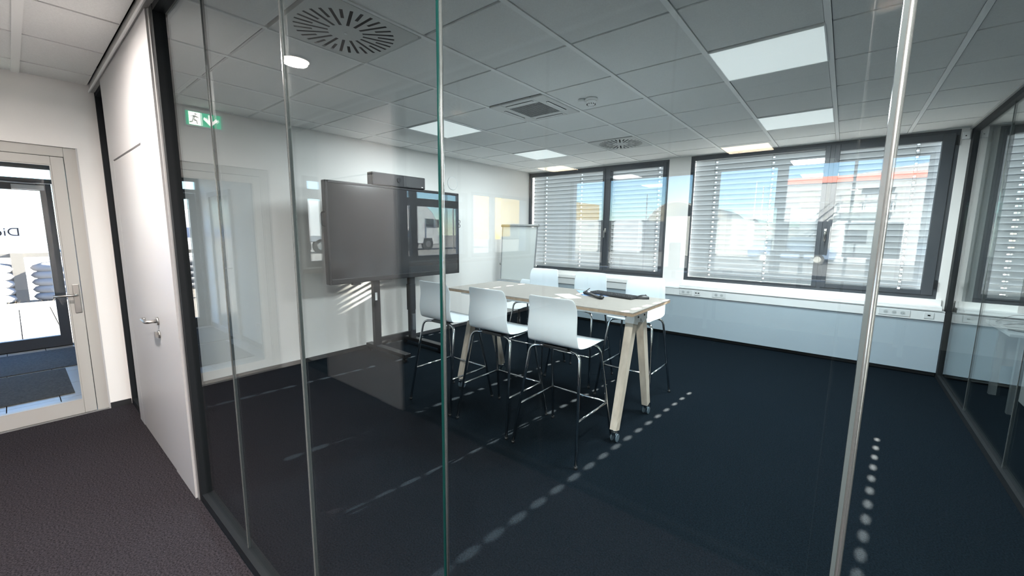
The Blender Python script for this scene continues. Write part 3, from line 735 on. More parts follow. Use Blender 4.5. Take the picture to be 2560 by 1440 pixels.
# ================================================================== ROOM FURNITURE
# ---- bar stools
def make_stool():
    t = thing('bar_stool', 'x', 'bar stool', (0,0,0))
    # shell grid: profile (y,z), rear at -y
    prof = [(.215,.772),(.20,.783),(.15,.789),(.08,.786),(0,.780),(-.08,.779),(-.14,.785),(-.180,.800),(-.205,.828),(-.216,.870),(-.217,.925),(-.209,.985),(-.206,1.03),(-.214,1.08),(-.232,1.125),(-.240,1.140)]
    half = [.205,.215,.222,.222,.220,.218,.216,.214,.212,.209,.206,.203,.201,.199,.190,.172]
    mb = MB(); n = 10
    for (y, z), h in zip(prof, half):
        for k in range(n+1):
            u = -1+2*k/n; bow = .012*(u*u) if z < .80 else 0; by = .018*(u*u) if z > .80 else 0
            mb.v.append((u*h, y+by, z+bow*.5))
    for i in range(len(prof)-1):
        for k in range(n): mb.face([i*(n+1)+k, i*(n+1)+k+1, (i+1)*(n+1)+k+1, (i+1)*(n+1)+k], True)
    s = mb.build('seat_shell', SHELL, t, fix=False); sm = s.modifiers.new('solid', 'SOLIDIFY'); sm.thickness = .009; sm.offset = 0
    sb = s.modifiers.new('sub', 'SUBSURF'); sb.levels = 1; sb.render_levels = 2
    R = .0105
    for sy, nm in ((-1, 'rear'), (1, 'front')):
        yt = -.155 if sy < 0 else .135; yf = -.275 if sy < 0 else .270
        for sx in (-1, 1):
            pts = bez([(sx*.272, yf, 0.004), (sx*.208, yt, .752), (sx*.085, yt*.8, .762)], .055, 6)
            MB().tube(pts, R, 12).build('leg', CHROME, t)
            fo_ = MB().tube([(sx*.272, yf, 0), (sx*.2705, yf*.995, .018)], .0125, 12).build('foot_cap', BLKPL, t)
    # footrest on three sides, fixed to the legs at z=.30
    def leg_at(sx, sy, z):
        yt = -.155 if sy < 0 else .135; yf = -.275 if sy < 0 else .270; k = z/.752
        return Vector((sx*(.272+(.208-.272)*k), yf+(yt-yf)*k, z))
    zf = .305
    a, b, c, d = leg_at(-1,-1,zf), leg_at(-1,1,zf), leg_at(1,1,zf), leg_at(1,-1,zf)
    for p, q in ((a, b), (b, c), (c, d)): MB().tube([p, q], .008, 10).build('footrest_bar', CHROME, t)
    # black carrier under seat
    mb = MB(); mb.box(-.10, .10, -.15, -.10, .752, .775).box(-.10, .10, .085, .125, .752, .775).box(-.10, -.07, -.10, .085, .757, .773).box(.07, .10, -.10, .085, .757, .773)
    bevel(mb.build('seat_carrier', BLKPL, t), .004)
    return t
stool = make_stool(); G = 'white bar stools around the high table'
spots = [(-1.346, .855, 0, 'white bar stool at the near side of the table, leftmost, partly behind the glass joint'),
         (-.716, .862, 0, 'white bar stool at the near side of the table, the middle one'),
         (-.103, .858, 0, 'white bar stool at the near side of the table, rightmost and closest to the camera'),
         (-.070, 2.09, PI, 'white bar stool across the table beside the computer mouse, rightmost of the far side'),
         (-.735, 2.19, PI, 'white bar stool across the table behind the keyboard, middle of the far side'),
         (-1.36, 2.20, PI+.06, 'white bar stool across the table in front of the flipchart, leftmost of the far side')]
for i, (x, y, r, lab) in enumerate(spots):
    o = stool if i == 0 else copy_tree(stool)
    o.location = (x, y, 0); o.rotation_euler = (0, 0, r); tag(o, lab, 'bar stool', G)

# ---- table
TX0, TX1, TY0, TY1, TZ = -1.62, .32, 1.05, 1.85, 1.02
t = thing('high_table', 'long light high table on wooden trestle legs with castors', 'table', ((TX0+TX1)/2, (TY0+TY1)/2, 0))
bx('table_top', TOPM, t, TX0, TX1, TY0, TY1, TZ-.006, TZ)
bx('plywood_core', EDGE, t, TX0+.001, TX1-.001, TY0+.001, TY1-.001, TZ-.028, TZ-.006)
for y in (TY0+.10, TY1-.14): bevel(bx('apron_rail', WHITEM, t, TX0+.10, TX1-.10, y, y+.04, TZ-.062, TZ-.028), .002)
def trestle(x, par):
    ym = (TY0+TY1)/2 - .04
    hd = bevel(MB().prism([(ym-.14, TZ-.03), (ym+.14, TZ-.03), (ym+.125, TZ-.13), (ym+.02, TZ-.13), (ym, TZ-.10), (ym-.02, TZ-.13), (ym-.125, TZ-.13)], 'x', x+.032, x+.038).build('bracket', WHITEM, par), .001)
    MB().box(x-.038, x-.032, ym-.13, ym+.13, TZ-.13, TZ-.03).build('bracket', WHITEM, par)
    for sy in (-1, 1):
        p0 = (x, ym+sy*.070, TZ-.035); p1 = (x, ym+sy*.315, .095)
        MB().beam(p0, p1, .064, .078, .80, ref=(1,0,0)).build('leg', WOODL, par)
        sl = MB().beam(p0, tuple(Vector(p0)+(Vector(p1)-Vector(p0))*.115), .072, .086, 1, ref=(1,0,0)).build('leg_sleeve', WHITEM, par)
        MB().cyl((x+.037, ym+sy*.062, TZ-.085), (x+.044, ym+sy*.062, TZ-.085), .008, 12).build('bolt', BLKPL, sl)
        c = thing('caster', None, None, (0,0,0)); c.parent = par; c.location = Vector((x, ym+sy*.318, 0)) - parent_world(par)
        y = ym+sy*.318
        MB().cyl((x, y, .075), (x, y, .10), .012, 12).build('stem', CHROME, c)
        MB().prism([(y-.018, .080), (y+.018, .080), (y+.034, .035), (y+.020, .030), (y-.012, .055)], 'x', x-.016, x+.016).build('fork', CHROME, c)
        wm = MB(); wm.cyl((x-.024, y+.014, .030), (x-.017, y+.014, .030), .030, 18); wm.cyl((x+.017, y+.014, .030), (x+.024, y+.014, .030), .030, 18)
        wm.build('wheel', mat('caster_wheel', (.09, .13, .16), .3), c)
trestle(.205, t); trestle(-1.47, t)

# ---- things on the table
t = thing('keyboard', 'black computer keyboard on the right half of the table', 'keyboard', (-.13, 1.69, TZ))
kx, ky, ka = -.13, 1.70, math.radians(-10)
t.location = (kx, ky, TZ); t.rotation_euler = (0, 0, ka)
def local_part(name, mb, m, par):
    o = mb.build(name, m, None, offset=(0,0,0)); o.parent = par; return o
b = bevel(local_part('case', MB().box(-.225, .225, -.075, .075, .002, .016), BLKPL, t), .003)
KEY = mat('key_cap', (.035, .037, .04), .5)
km = MB().prism([(-.008, .0), (.008, .0), (.006, .007), (-.006, .007)], 'x', -.0078, .0078).build('key', KEY, mesh_only=True, offset=(0,0,0))
for r in range(5):
    for c in range(22):
        inst(km, 'key', t, (-.210+c*.0200, -.055+r*.0255, .016))
t = thing('mouse', 'black computer mouse near the right end of the table', 'mouse', (.128, 1.71, TZ))
mb = MB(); n = 14
for i in range(9):
    u = i/8; w_ = .030*math.sin(PI*(.12+.78*u))**.5; hgt = .036*math.sin(PI*(.10+.74*u))**.8; x = -.055+.11*u
    for k in range(n):
        a = PI*k/(n-1); mb.v.append((x, math.cos(a)*w_, max(0, math.sin(a))*hgt))
for i in range(8):
    for k in range(n-1): mb.face([i*n+k, i*n+k+1, (i+1)*n+k+1, (i+1)*n+k], True)
mb.face(list(range(n))); mb.face([8*n+k for k in reversed(range(n))])
local_part('body', mb, BLKPL, t); local_part('wheel', MB().cyl((.026, -.004, .030), (.026, .004, .030), .009, 14), mat('rubber_grey', (.05, .05, .05), .7), t)
t.rotation_euler = (0, 0, .5)
t = thing('headset', 'black handset device lying left of the keyboard', 'headset', (-.235, 1.50, TZ))
local_part('body', MB().tube(bez([(-.13, .10, .012), (-.05, .045, .020), (.04, -.02, .014), (.11, -.05, .012)], .04), [.012]*2+[.016]*14, 12) if False else MB().tube(bez([(-.13, .10, .014), (-.05, .045, .020), (.04, -.02, .016), (.11, -.05, .014)], .04, 4), .0135, 12), BLKPL, t)
local_part('ear_pad', MB().ball((.105, -.048, .018), .028, .62), BLKPL, t); local_part('ear_pad', MB().ball((-.12, .095, .018), .026, .65), BLKPL, t)
local_part('microphone_arm', MB().tube([(-.12, .095, .03), (-.105, .14, .055)], .004, 8), BLKPL, t)
t = MB().prism([(-.56, 1.78), (-.34, 1.52), (-.10, 1.66), (-.30, 1.98+.0-.16)], 'z', TZ, TZ+.003).build('leaflet', PAPERB); tag(t, 'blue and white printed sheet under the keyboard', 'paper')
t = MB().prism([(-.58, 1.42), (-.36, 1.28), (-.28, 1.39), (-.49, 1.53)], 'z', TZ, TZ+.0015).build('paper_sheet', PAPER); tag(t, 'white sheet of paper lying left of the black headset', 'paper')

# ---- big screen on mobile stand
SX = -3.00; Y0, Y1, Z0, Z1 = .545, 2.53, .965, 2.125
t = thing('touch_screen', 'large dark touch display with its camera bar, on the mobile stand', 'screen', (SX, (Y0+Y1)/2, Z0))
bevel(MB().frame(Y0, Y1, Z0, Z1, (.030, .030, .062, .030), SX-.085, SX, axis='y').build('bezel', TVF, t), .006)
bx('back_cover', TVF, t, SX-.08, SX-.012, Y0+.03, Y1-.03, Z0+.06, Z1-.03)
bx('screen_glass', SCREEN, t, SX-.012, SX-.004, Y0+.029, Y1-.029, Z0+.061, Z1-.029)
MB().tube(bez([(SX-.04, Y0, 1.78), (SX-.04, Y0-.035, 1.77), (SX-.04, Y0-.035, 1.63), (SX-.04, Y0, 1.62)], .02), .008, 8).build('side_handle', BLKPL, t)
bevel(bx('pen_tray', TVF, t, SX-.06, SX-.01, .83, .93, Z0-.028, Z0), .003)
for z in (1.72, 1.66): MB().tube([(SX-.03, Y1+.030+.022*math.cos(a/12*2*PI), z+.024*math.sin(a/12*2*PI)) for a in range(13)], .004, 6).build('cable_loop', BLKPL, t)
t = thing('video_bar', 'black video conference camera bar on top of the big screen', 'camera', (SX, 1.48, Z1))
vb = bevel(bx('body', TVF, t, SX-.095, SX+.015, 1.115, 1.905, Z1, Z1+.150), .008)
bx('speaker_grille', mat('speaker_cloth', (.03, .03, .032), .9), t, SX+.015, SX+.018, 1.13, 1.42, Z1+.012, Z1+.138)
bx('speaker_grille', MATS['speaker_cloth'], t, SX+.015, SX+.018, 1.56, 1.89, Z1+.012, Z1+.138)
MB().cyl((SX+.015, 1.49, Z1+.085), (SX+.026, 1.49, Z1+.085), .028, 20).build('lens', SCREEN, t)
bx('status_light', WHITEM, t, SX+.018, SX+.0195, 1.84, 1.865, Z1+.022, Z1+.028)
t = thing('screen_stand', 'black mobile stand with two columns and floor feet carrying the big screen', 'stand', (SX-.12, 1.5, 0))
PX = SX-.155
for y, nm in ((1.215, 0), (1.765, 1)):
    bevel(bx('column', TVF, t, PX-.03, PX+.03, y-.045, y+.045, .10, 1.75), .004)
    bevel(bx('foot', TVF, t, PX-.20, PX+.64, y-.045, y+.045, .062, .112), .006)
    for x in (PX-.16, PX+.58):
        c = MB().cyl((x, y-.012, .030), (x, y+.012, .030), .030, 16).build('wheel', BLKPL, t); MB().prism([(x-.02, .065), (x+.02, .065), (x+.016, .03), (x-.016, .03)], 'y', y-.018, y+.018).build('fork', BLKPL, c)
bx('cross_bar', TVF, t, PX-.02, PX+.02, 1.26, 1.72, .15, .20)
bx('mount_rail', TVF, t, PX+.03, SX-.086, 1.0, 2.0, 1.45, 1.53); bx('mount_rail', TVF, t, PX+.03, SX-.086, 1.0, 2.0, 1.70, 1.78)
bevel(bx('lift_box', TVF, t, PX-.02, PX+.05, 1.70, 1.80, .50, .86), .004)
lb = bx('control_label', WHITEM, t, PX+.030, PX+.033, 1.185, 1.215, .70, .80)
bx('power_strip', mat('dark_grey_plastic', (.07, .08, .09), .5), t, PX+.03, PX+.06, 1.735, 1.785, .22, .44)

# ---- flipchart
FY = 3.76
t = thing('flipchart', 'white flipchart board on a tripod in the far left corner', 'flipchart', (-2.87, FY, 0))
t.location = (-2.87, FY, 0)
lean = .09
def fl_(u, z): return (-2.89+u, FY+lean*(z-.75), z)
mb = MB(); a, b_, c, d = fl_(-.35, .755), fl_(.36, .765), fl_(.37, 1.66), fl_(-.38, 1.66)
for off in (0, .012): 
    for p in (a, b_, c, d): mb.v.append((p[0], p[1]+off, p[2]))
for q in ((0,1,2,3),(7,6,5,4),(0,4,5,1),(1,5,6,2),(2,6,7,3),(3,7,4,0)): mb.face(list(q))
mb.build('board', mat('whiteboard', (.55, .58, .57), .35), t)
mb = MB(); mb.beam(a, d, .012, .02); mb.beam(b_, c, .012, .02); mb.build('side_frame', mat('flip_side', (.22, .23, .24), .5), t)
MB().tube([fl_(-.40, 1.685), fl_(.395, 1.685)], .024, 12).build('paper_clamp', FLIPG, t)
MB().box(-3.23, -2.54, FY-.10, FY+.01, .725, .738).box(-3.23, -2.54, FY-.105, FY-.098, .725, .755).build('pen_tray', mat('tray_grey', (.40, .44, .47), .5), t)
for p, q in ((fl_(-.20, .74), (-3.24, FY-.12, 0)), (fl_(.22, .74), (-2.51, FY-.12, 0)), ((-2.89, FY+.08, 1.5), (-2.89, FY+.62, 0))): MB().tube([p, q], .012, 10).build('leg', mat('flip_leg', (.35, .36, .37), .4, metal=.5), t)
for z in (1.02,):
    for u in (-.375, .385): MB().ball(fl_(u, z), .022, 1).build('side_knob', FLIPG, t)

# ---- swivel chair behind the table
cxx, cyy = -2.42, 3.25
t = thing('swivel_chair', 'low white swivel chair with star base seen under the high table', 'chair', (cxx, cyy, 0))
mb = MB(); prof = [(.24,.43),(.20,.452),(.08,.455),(-.06,.447),(-.15,.455),(-.20,.49),(-.225,.56),(-.235,.66),(-.245,.76),(-.262,.83)]; n = 10
for i, (yy_, z) in enumerate(prof):
    h = [.20,.225,.235,.235,.232,.228,.225,.222,.212,.18][i]
    for k in range(n+1):
        u = -1+2*k/n; mb.v.append((cxx+u*h, cyy-(yy_-(.03*u*u if z > .47 else 0)), z+(.02*u*u if z < .47 else 0)))
for i in range(len(prof)-1):
    for k in range(n): mb.face([i*(n+1)+k, i*(n+1)+k+1, (i+1)*(n+1)+k+1, (i+1)*(n+1)+k], True)
s = mb.build('seat_shell', SHELL, t, fix=False); sm = s.modifiers.new('solid', 'SOLIDIFY'); sm.thickness = .01; s.modifiers.new('sub', 'SUBSURF').levels = 1
bevel(bx('tilt_mechanism', BLKPL, t, cxx-.10, cxx+.10, cyy-.09, cyy+.09, .395, .435), .01)
MB().tube([(cxx, cyy, .09), (cxx, cyy, .25), (cxx, cyy, .25), (cxx, cyy, .40)], [.028, .028, .018, .018], 14).build('gas_spring', BLKPL, t)
for k in range(5):
    a = 2*PI*k/5+.3; ex, ey = cxx+.30*math.cos(a), cyy+.30*math.sin(a)
    MB().beam((cxx, cyy, .105), (ex, ey, .075), .030, .055, .55, ref=(0,0,1)).build('base_arm', WHITEP, t)
    MB().cyl((ex-.012*math.sin(a), ey+.012*math.cos(a), .028), (ex+.012*math.sin(a), ey-.012*math.cos(a), .028), .028, 14).build('castor', BLKPL, t)

# wall disc
t = thing('wall_speaker', 'pale round disc on the left wall right of the big screen', 'speaker', (LW, 2.835, 2.33))
MB().tube([(LW, 2.835, 2.33), (LW+.008, 2.835, 2.33), (LW+.011, 2.835, 2.33)], [.105, .105, .095], 32).build('rim', WHITEM, t)
MB().cyl((LW+.0105, 2.835, 2.33), (LW+.013, 2.835, 2.33), .088, 32).build('grille', WALL, t)

# ---- neighbouring office desk with monitor and cables
t = thing('office_desk', 'white desk in the neighbouring office behind the right glass', 'desk', (3.3, 4.2, 0))
bevel(bx('desk_top', WHITEP, t, 2.62, 4.3, 3.75, 4.55, .715, .74), .003)
for x in (2.70, 4.18):
    for y in (3.83, 4.43): bx('leg', ALU, t, x, x+.05, y, y+.05, 0, .715)
bx('modesty_panel', WHITEP, t, 2.72, 4.2, 4.49, 4.51, .30, .70)
t = thing('monitor', 'black monitor on the desk behind the right glass, at the photo edge', 'monitor', (3.12, 4.38, .74))
bevel(bx('panel', BLKPL, t, 2.80, 3.39, 4.44, 4.48, .84, 1.20), .006); bx('screen', SCREEN, t, 2.82, 3.37, 4.436, 4.44, .86, 1.18)
bx('stand', BLKPL, t, 3.07, 3.12, 4.47, 4.50, .745, .95); bx('foot', BLKPL, t, 2.99, 3.20, 4.38, 4.54, .740, .748)
t = thing('office_cable', 'loose dark cables lying on the desk behind the right glass', 'cable', (2.9, 4.1, .74))
for pts in ([(2.66, 4.40, .75), (2.74, 4.28, .85), (2.86, 4.20, .86), (3.0, 4.26, .82)], [(2.68, 4.25, .746), (2.78, 4.10, .80), (2.88, 4.05, .76), (2.98, 4.20, .75)], [(2.65, 3.95, .746), (2.80, 3.86, .746), (2.95, 4.0, .746), (3.1, 3.9, .746)]):
    MB().tube(bez(pts, .08, 6), .004, 6).build('cable', BLKPL, t)
t = thing('white_cabinet', 'low pale cabinet under the desk in the neighbouring office', 'cabinet', (3.3, 3.4, 0))
bevel(bx('body', WHITEP, t, 2.85, 3.28, 3.90, 4.45, .03, .60), .004)
for z in (.05, .24, .43):
    dr = bx('drawer', WHITEP, t, 2.855, 3.275, 3.885, 3.90, z, z+.16); bx('handle', ALU, dr, 3.0, 3.13, 3.870, 3.885, z+.11, z+.12)

# ================================================================== OPPOSITE ROOM CONTENT (reflected)
DG = 'desks of the opposite room'
for i, (x0, x1, lab) in enumerate(((-2.6, -.95, 'white desk at the left yard window of the opposite room'), (-.35, 2.2, 'white desk at the right yard window of the opposite room'))):
    t = thing('office_desk', lab, 'desk', (x0, YN+.5, 0), DG)
    bx('desk_top', WHITEP, t, x0, x1, YN+.12, YN+.90, .715, .74)
    for x in (x0+.05, x1-.1):
        for y in (YN+.2, YN+.8): bx('leg', ALU, t, x, x+.05, y, y+.05, 0, .715)
for i, (x, z1_, wdt, lab) in enumerate(((-.98, 1.42, .20, 'narrow grey desktop computer beside the wall of the opposite room'), (.93, 1.78, .62, 'grey monitor back at the right yard window of the opposite room'), (1.72, 1.76, .62, 'second grey monitor back at the right yard window, nearer the post'))):
    t = thing('monitor', lab, 'monitor', (x, YN+.35, .74))
    bevel(bx('panel', mat('monitor_grey', (.10, .105, .11), .5), t, x-wdt/2, x+wdt/2, YN+.34, YN+.38, z1_-.50, z1_), .006); bx('stand', BLKPL, t, x-.03, x+.03, YN+.34, YN+.37, .74, z1_-.3)
    bx('foot', BLKPL, t, x-.10, x+.10, YN+.28, YN+.46, .74, .75)

# ================================================================== OUTSIDE
g = MB().box(-120, 120, -140, YN-.27, -.30, -.05).box(-120, LX0-3.0, YN-.27, 60, -.30, -.05).box(LX0-3.0, 60, WB+.3, 60, -.3, -.05).build('ground', ASPH)
tag(g, 'grey paved yard and street around the building', 'ground', kind='structure')
g2 = MB().box(LX0-3.0, LX0, YN-.27, VY0-.12, -.30, -.05).box(LX0-3.0, LX0, VY1+.12, WB+.3, -.30, -.05).build('ground_strip', ASPH); tag(g2, 'paved strip along the left wall outside', 'ground', kind='structure')
pv = thing('paving', 'pale concrete paving slabs outside the entrance', 'paving', (-7, -2, -.05), kind='structure')
pm = MB().box(-.194, .194, -.194, .194, 0, .035).build('paving_slab', PAVE, mesh_only=True, offset=(0,0,0))
for i in range(11):
    for j in range(9): inst(pm, 'paving_slab', pv, (.05-i*.4, .9-j*.4, 0))
o = MB()
for k in range(220):
    x = random.uniform(-11.9, -11.2); y = random.uniform(-4.5, 0.2); h = random.uniform(.04, .16)
    o.beam((x, y, -.05), (x+random.uniform(-.12, .12), y+random.uniform(-.12, .12), -.05+h), .012, .004, .3)
o.build('dry_grass', STRAW); tag(bpy.data.objects['dry_grass'], 'strip of dry straw-coloured grass beyond the paving outside', 'grass', kind='stuff')
# low wall with posts and sacks
t = thing('sack_wall', 'low wall of stacked white sacks between concrete posts across the paving', 'wall', (-12.4, -2, 0))
for j, y in enumerate((-4.2, -2.9, -1.62, -.3)): bx('post', PAVE, t, -12.55, -12.30, y-.09, y+.09, -.05, 1.02)
bx('top_beam', PAVE, t, -12.52, -12.33, -4.3, 0, .93, 1.02)
for j in range(3):
    for k in range(5):
        y = [-4.1, -2.8, -1.5][j]; s_ = MB().ball((-12.42, y+.62, .05+k*.16),   .60, .25, 14, 8); s_.v = [(-12.42+(a+12.42)*.35, b, c) for a, b, c in s_.v]; s_.build('sack', SACK, t)
t = MB().box(-10.2, -10.12, -2.85, -1.83, -.05, 1.30).build('blue_board', BLUEB); bevel(t, .01); tag(t, 'pale blue board standing outside the entrance', 'board')

def wheel(par, c, r, w_, ax='y'):
    d = Vector((0, w_/2, 0)) if ax == 'y' else Vector((w_/2, 0, 0)); c = Vector(c)
    o = MB().cyl(c-d, c+d, r, 24).build('wheel', RUB, par); MB().cyl(c-d*1.03, c+d*1.03, r*.55, 16).build('hub', STEEL, o)
# van parked west (faces along y)
t = thing('van', 'pale van parked behind the low wall, seen through the entrance', 'van', (-15, -3, 0))
mb = MB(); mb.prism([(-6.2, .35), (-1.2, .35), (-.9, .8), (-1.0, 1.15), (-1.9, 1.35), (-2.5, 2.15), (-6.1, 2.2), (-6.25, 1.8)], 'x', -16.2, -14.3); bevel(mb.build('body', CONTR, t), .05)
bx('side_window', DGL, t, -14.30, -14.28, -3.5, -2.6, 1.35, 1.95)
for y in (-5.2, -2.0): wheel(t, (-14.4, y, .33), .36, .25, 'x')
for y in (-5.2, -2.0): wheel(t, (-16.1, y, .33), .36, .25, 'x')
t = thing('house', 'small brick house with pitched roof beyond the street', 'house', (-40, 2, 0))
bx('walls', BRICKM, t, -44, -38, 1.2, 6.5, 0, 3.6); MB().prism([(.9, 3.5), (6.8, 3.5), (3.85, 5.6)], 'x', -44.3, -37.7).build('roof', mat('roof_tiles', (.12, .05, .04), .8), t)
for y in (2.1, 4.4): bx('window', DGL, t, -38.02, -37.98, y, y+1.0, 1.2, 2.4)

# truck at x=-27, heading -y
t = thing('truck', 'white truck tractor on the street, reflected in the big screen', 'truck', (-27, -22, 0))
A = -24.9  # front y
X0, X1 = -29.3, -26.9
cabp = [(-22.3, .55), (-22.3, 3.45), (-22.6, 3.78), (-23.5, 3.72), (-24.2, 3.15), (-24.55, 2.6), (-24.85, 1.5), (-24.85, .45), (-24.2, .4), (-24.1, .95), (-23.2, .95), (-23.1, .5)]
bevel(MB().prism(cabp, 'x', X0, X1).build('cab', CONTR, t), .04)
bx('side_window', DGL, t, X1, X1+.02, -24.25, -23.4, 1.95, 2.65)
bx('windscreen', DGL, t, X0+.2, X1-.2, -24.80, -24.60, 1.7, 2.5)
bx('door_line', LETTER, t, X1, X1+.012, -23.3, -23.27, .95, 2.7); bx('side_fairing', CONTR, t, X1-.4, X1, -22.3, -22.2, .5, 3.3)
bx('mirror', BLKPL, t, X1+.02, X1+.25, -24.65, -24.5, 1.9, 2.6)
bx('chassis', BLKPL, t, X0+.6, X1-.6, -22.3, -18.0, .7, 1.0); bx('fuel_tank', STEEL, t, X1-.7, X1-.05, -22.0, -20.6, .45, 1.0)
for y in (-23.65, -19.6): wheel(t, (X1-.18, y, .46), .52, .36, 'x'); wheel(t, (X0+.18, y, .46), .52, .36, 'x')
t = thing('trailer', 'white box trailer with dark letters on the street, reflected left of the screen', 'trailer', (-27, -14.5, 0))
bevel(bx('box_body', CONTR, t, X0, X1, -17.6, -11.0, 1.15, 3.55), .03)
bx('skirt', mat('trailer_skirt', (.30, .32, .34), .5), t, X1-.05, X1, -17.5, -11.2, .8, 1.14); bx('chassis', BLKPL, t, X0+.5, X1-.5, -17.5, -11.0, .75, 1.10)
for y in (-15.4, -14.2, -13.0): wheel(t, (X1-.18, y, .46), .5, .36, 'x')
lm = text_mesh('LINES', 1.0, LETTER, .02); lo = inst(lm, 'lettering', t, (0,0,0)); lo.matrix_local = Matrix.Translation(Vector((X1+.012, -17.2, 2.3)) - t.location) @ Matrix(((0,0,1,0),(1,0,0,0),(0,1,0,0),(0,0,0,1)))
t = thing('yellow_hall', 'large yellow clad hall, reflected beside the flipchart', 'building', (-59, -88, 0))
bx('walls', YELL, t, -63, -55, -110, -66, 0, 9.6)
for k in range(7): bx('gate', CONTG, t, -55.05, -54.95, -102+k*5, -99+k*5, 0, 3.4)
bx('plinth', ASPH, t, -55.1, -54.9, -110, -66, 0, .6)
t = thing('yellow_sign', 'small yellow sign panel on a post, reflected at the right of the screen', 'sign', (-25, -25, 0))
bx('post', STEEL, t, -25.1, -25.0, -24.95, -24.85, -.05, 3.7); bx('panel', YELL, t, -25.0, -24.95, -25.4, -24.3, 3.6, 4.15)

# north yard : containers
def container(name, x0, x1, y0, y1, z1, m, label, grp):
    t = thing(name, label, 'container', (x0, y1, 0), grp); z0 = .08
    bx('body', m, t, x0+.03, x1-.03, y0+.03, y1-.03, z0, z1-.03)
    fr = MB()
    for x in (x0, x1-.12):
        for y in (y0, y1-.12): fr.box(x, x+.12, y, y+.12, 0, z1)
    for z in (0, z1-.12): fr.box(x0, x1, y0, y0+.1, z, z+.12).box(x0, x1, y1-.1, y1, z, z+.12).box(x0, x0+.1, y0, y1, z, z+.12).box(x1-.1, x1, y0, y1, z, z+.12)
    fr.build('corner_frame', m, t)
    rb = MB(); nx = int((x1-x0-.3)/.24)
    for k in range(nx): rb.box(x0+.2+k*.24, x0+.30+k*.24, y1-.04, y1+.0, .14, z1-.14)
    ny = int((y1-y0-.3)/.24)
    for k in range(ny): rb.box(x1-.04, x1, y0+.2+k*.24, y0+.30+k*.24, .14, z1-.14)
    tag(rb.build('corrugation', m, t), kind='stuff'); return t
CG = 'shipping containers in the yard'
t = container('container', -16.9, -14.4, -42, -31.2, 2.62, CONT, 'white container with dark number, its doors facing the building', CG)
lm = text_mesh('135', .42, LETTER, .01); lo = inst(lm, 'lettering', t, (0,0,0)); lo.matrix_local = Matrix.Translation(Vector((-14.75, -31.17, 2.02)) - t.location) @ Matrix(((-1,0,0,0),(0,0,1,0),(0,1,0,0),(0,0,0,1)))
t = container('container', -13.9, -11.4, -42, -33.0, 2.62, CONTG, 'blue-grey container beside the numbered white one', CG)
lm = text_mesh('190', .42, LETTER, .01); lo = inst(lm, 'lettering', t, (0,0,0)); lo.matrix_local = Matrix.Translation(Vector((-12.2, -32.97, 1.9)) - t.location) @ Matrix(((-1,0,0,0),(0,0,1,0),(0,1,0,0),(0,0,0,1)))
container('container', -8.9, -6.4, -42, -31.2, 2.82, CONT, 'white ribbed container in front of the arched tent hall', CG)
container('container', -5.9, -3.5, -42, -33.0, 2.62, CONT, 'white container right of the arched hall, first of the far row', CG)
container('container', -6.2, -3.8, -75, -56.0, 2.62, CONT, 'white container far back in the yard row', CG)
# arched tent hall
t = thing('tent_hall', 'cream arched fabric storage hall in the yard, open at the front', 'building', (-9.4, -37, 0))
mb = MB(); N = 24; R_ = 3.8; cxh = -12.3; y0, y1 = -66, -44.0; HH = 4.85
for y in (y1, y0):
    for k in range(N+1):
        a = PI*k/N; mb.v.append((cxh+R_*math.cos(a), y, HH*math.sin(a)))
for k in range(N): mb.face([k, k+1, N+1+k+1, N+1+k], True)
o = mb.build('fabric_cover', TENT, t, fix=False); o.modifiers.new('s', 'SOLIDIFY').thickness = .06
for i, y in enumerate([y1-.0-k*2.6 for k in range(8)]):
    MB().tube([(cxh+(R_-.05)*math.cos(PI*k/N), y, (HH-.05)*math.sin(PI*k/N)) for k in range(N+1)], .10 if i == 0 else .06, 6).build('arch_rib', CONT if i == 0 else CONTG, t)
bx('end_wall', TENT, t, cxh-3.3, cxh+3.3, y0, y0+.1, 0, 2.8)
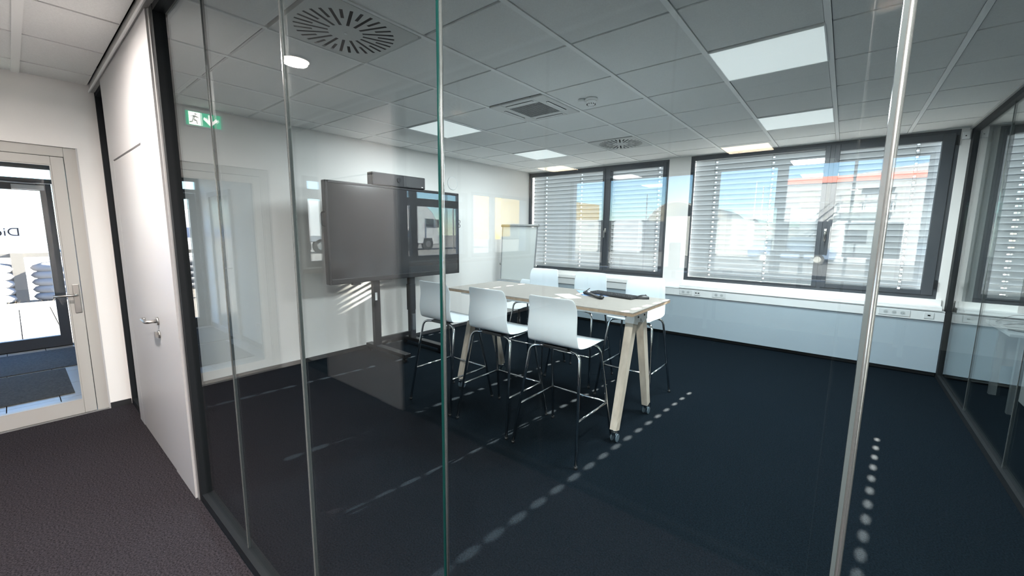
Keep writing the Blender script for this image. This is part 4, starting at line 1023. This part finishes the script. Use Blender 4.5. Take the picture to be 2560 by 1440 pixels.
# office block with orange fascia
t = thing('office_block', 'white two storey office block with orange roof band in the yard', 'building', (2, -31, 0))
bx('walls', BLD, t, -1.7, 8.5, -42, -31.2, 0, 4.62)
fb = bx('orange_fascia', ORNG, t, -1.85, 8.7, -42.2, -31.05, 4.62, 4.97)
MB().prism([(0.6, 4.97), (8.6, 4.97), (8.6, 6.0)], 'y', -42, -31.8).build('lean_to_roof', mat('grey_sheet_roof', (.10, .10, .11), .6), t)
for x in (-.9, 1.15):
    wv = bx('window', mat('dull_pane', (.30, .30, .27), .3), t, x, x+.75, -31.22, -31.16, 3.25, 4.15); MB().frame(x-.06, x+.81, 3.19, 4.21, .06, -31.2, -31.12).build('window_frame', CONT, wv)
for k in range(6): bx('cladding_rib', CONT, t, .35+k*1.6, .43+k*1.6, -31.2, -31.14, 0, 4.6)
bx('upper_door', mat('door_grey', (.18, .19, .2), .5), t, 2.35, 2.75, -31.2, -31.14, 2.95, 4.2); bx('awning', mat('door_grey', (.18, .19, .2), .5), t, 1.95, 3.3, -31.2, -30.5, 4.15, 4.28)
st = MB(); st.box(1.0, 3.3, -31.2, -30.2, 2.82, 2.92)
for k in range(12): st.box(1.0-.2*(k+1), 1.0-.2*k, -31.0, -30.2, 2.7-.22*(k), 2.76-.22*k)
st.build('staircase', STEEL, t)
rl = MB()
for z in (3.35, 3.8): rl.tube([(3.3, -30.2, z), (1.0, -30.2, z), (-1.4, -30.2, z-2.5)], .03, 6)
for x in (3.3, 2.1, 1.0): rl.tube([(x, -30.2, 2.9), (x, -30.2, 3.85)], .03, 6)
rl.build('railing', STEEL, t)
# dark car
t = thing('car', 'dark blue car parked in the yard, faint in the right window', 'car', (-1.2, -29, 0))
bevel(MB().prism([(-3.0, .25), (1.1, .25), (1.15, .75), (.2, .88), (-.4, 1.35), (-1.9, 1.38), (-2.7, .95), (-3.05, .8)], 'y', -29.9, -28.2).build('body', CARD, t), .06)
bx('side_windows', DGL, t, -2.2, -.4, -28.2, -28.18, .92, 1.28)
for x in (-2.2, .35):
    for y in (-28.3, -29.8): wheel(t, (x, y, .24), .31, .2, 'y')
# masts
for i, (x, y, h, lab) in enumerate(((-15.1, -43.2, 5.6, 'grey lamp mast behind the grey container'), (-5.6, -46, 6.6, 'first flagpole from the left in the yard'), (-5.0, -46, 6.1, 'second flagpole from the left in the yard'), (-4.4, -46, 6.0, 'third flagpole from the left in the yard'), (-8.7, -80, 7.6, 'tall far flagpole behind the arched hall'))):
    o = MB().tube([(x, y, -.05), (x, y, h)], [.07, .04], 8).build('mast', WHITEM if i else STEEL); tag(o, lab, 'pole', 'poles in the yard')
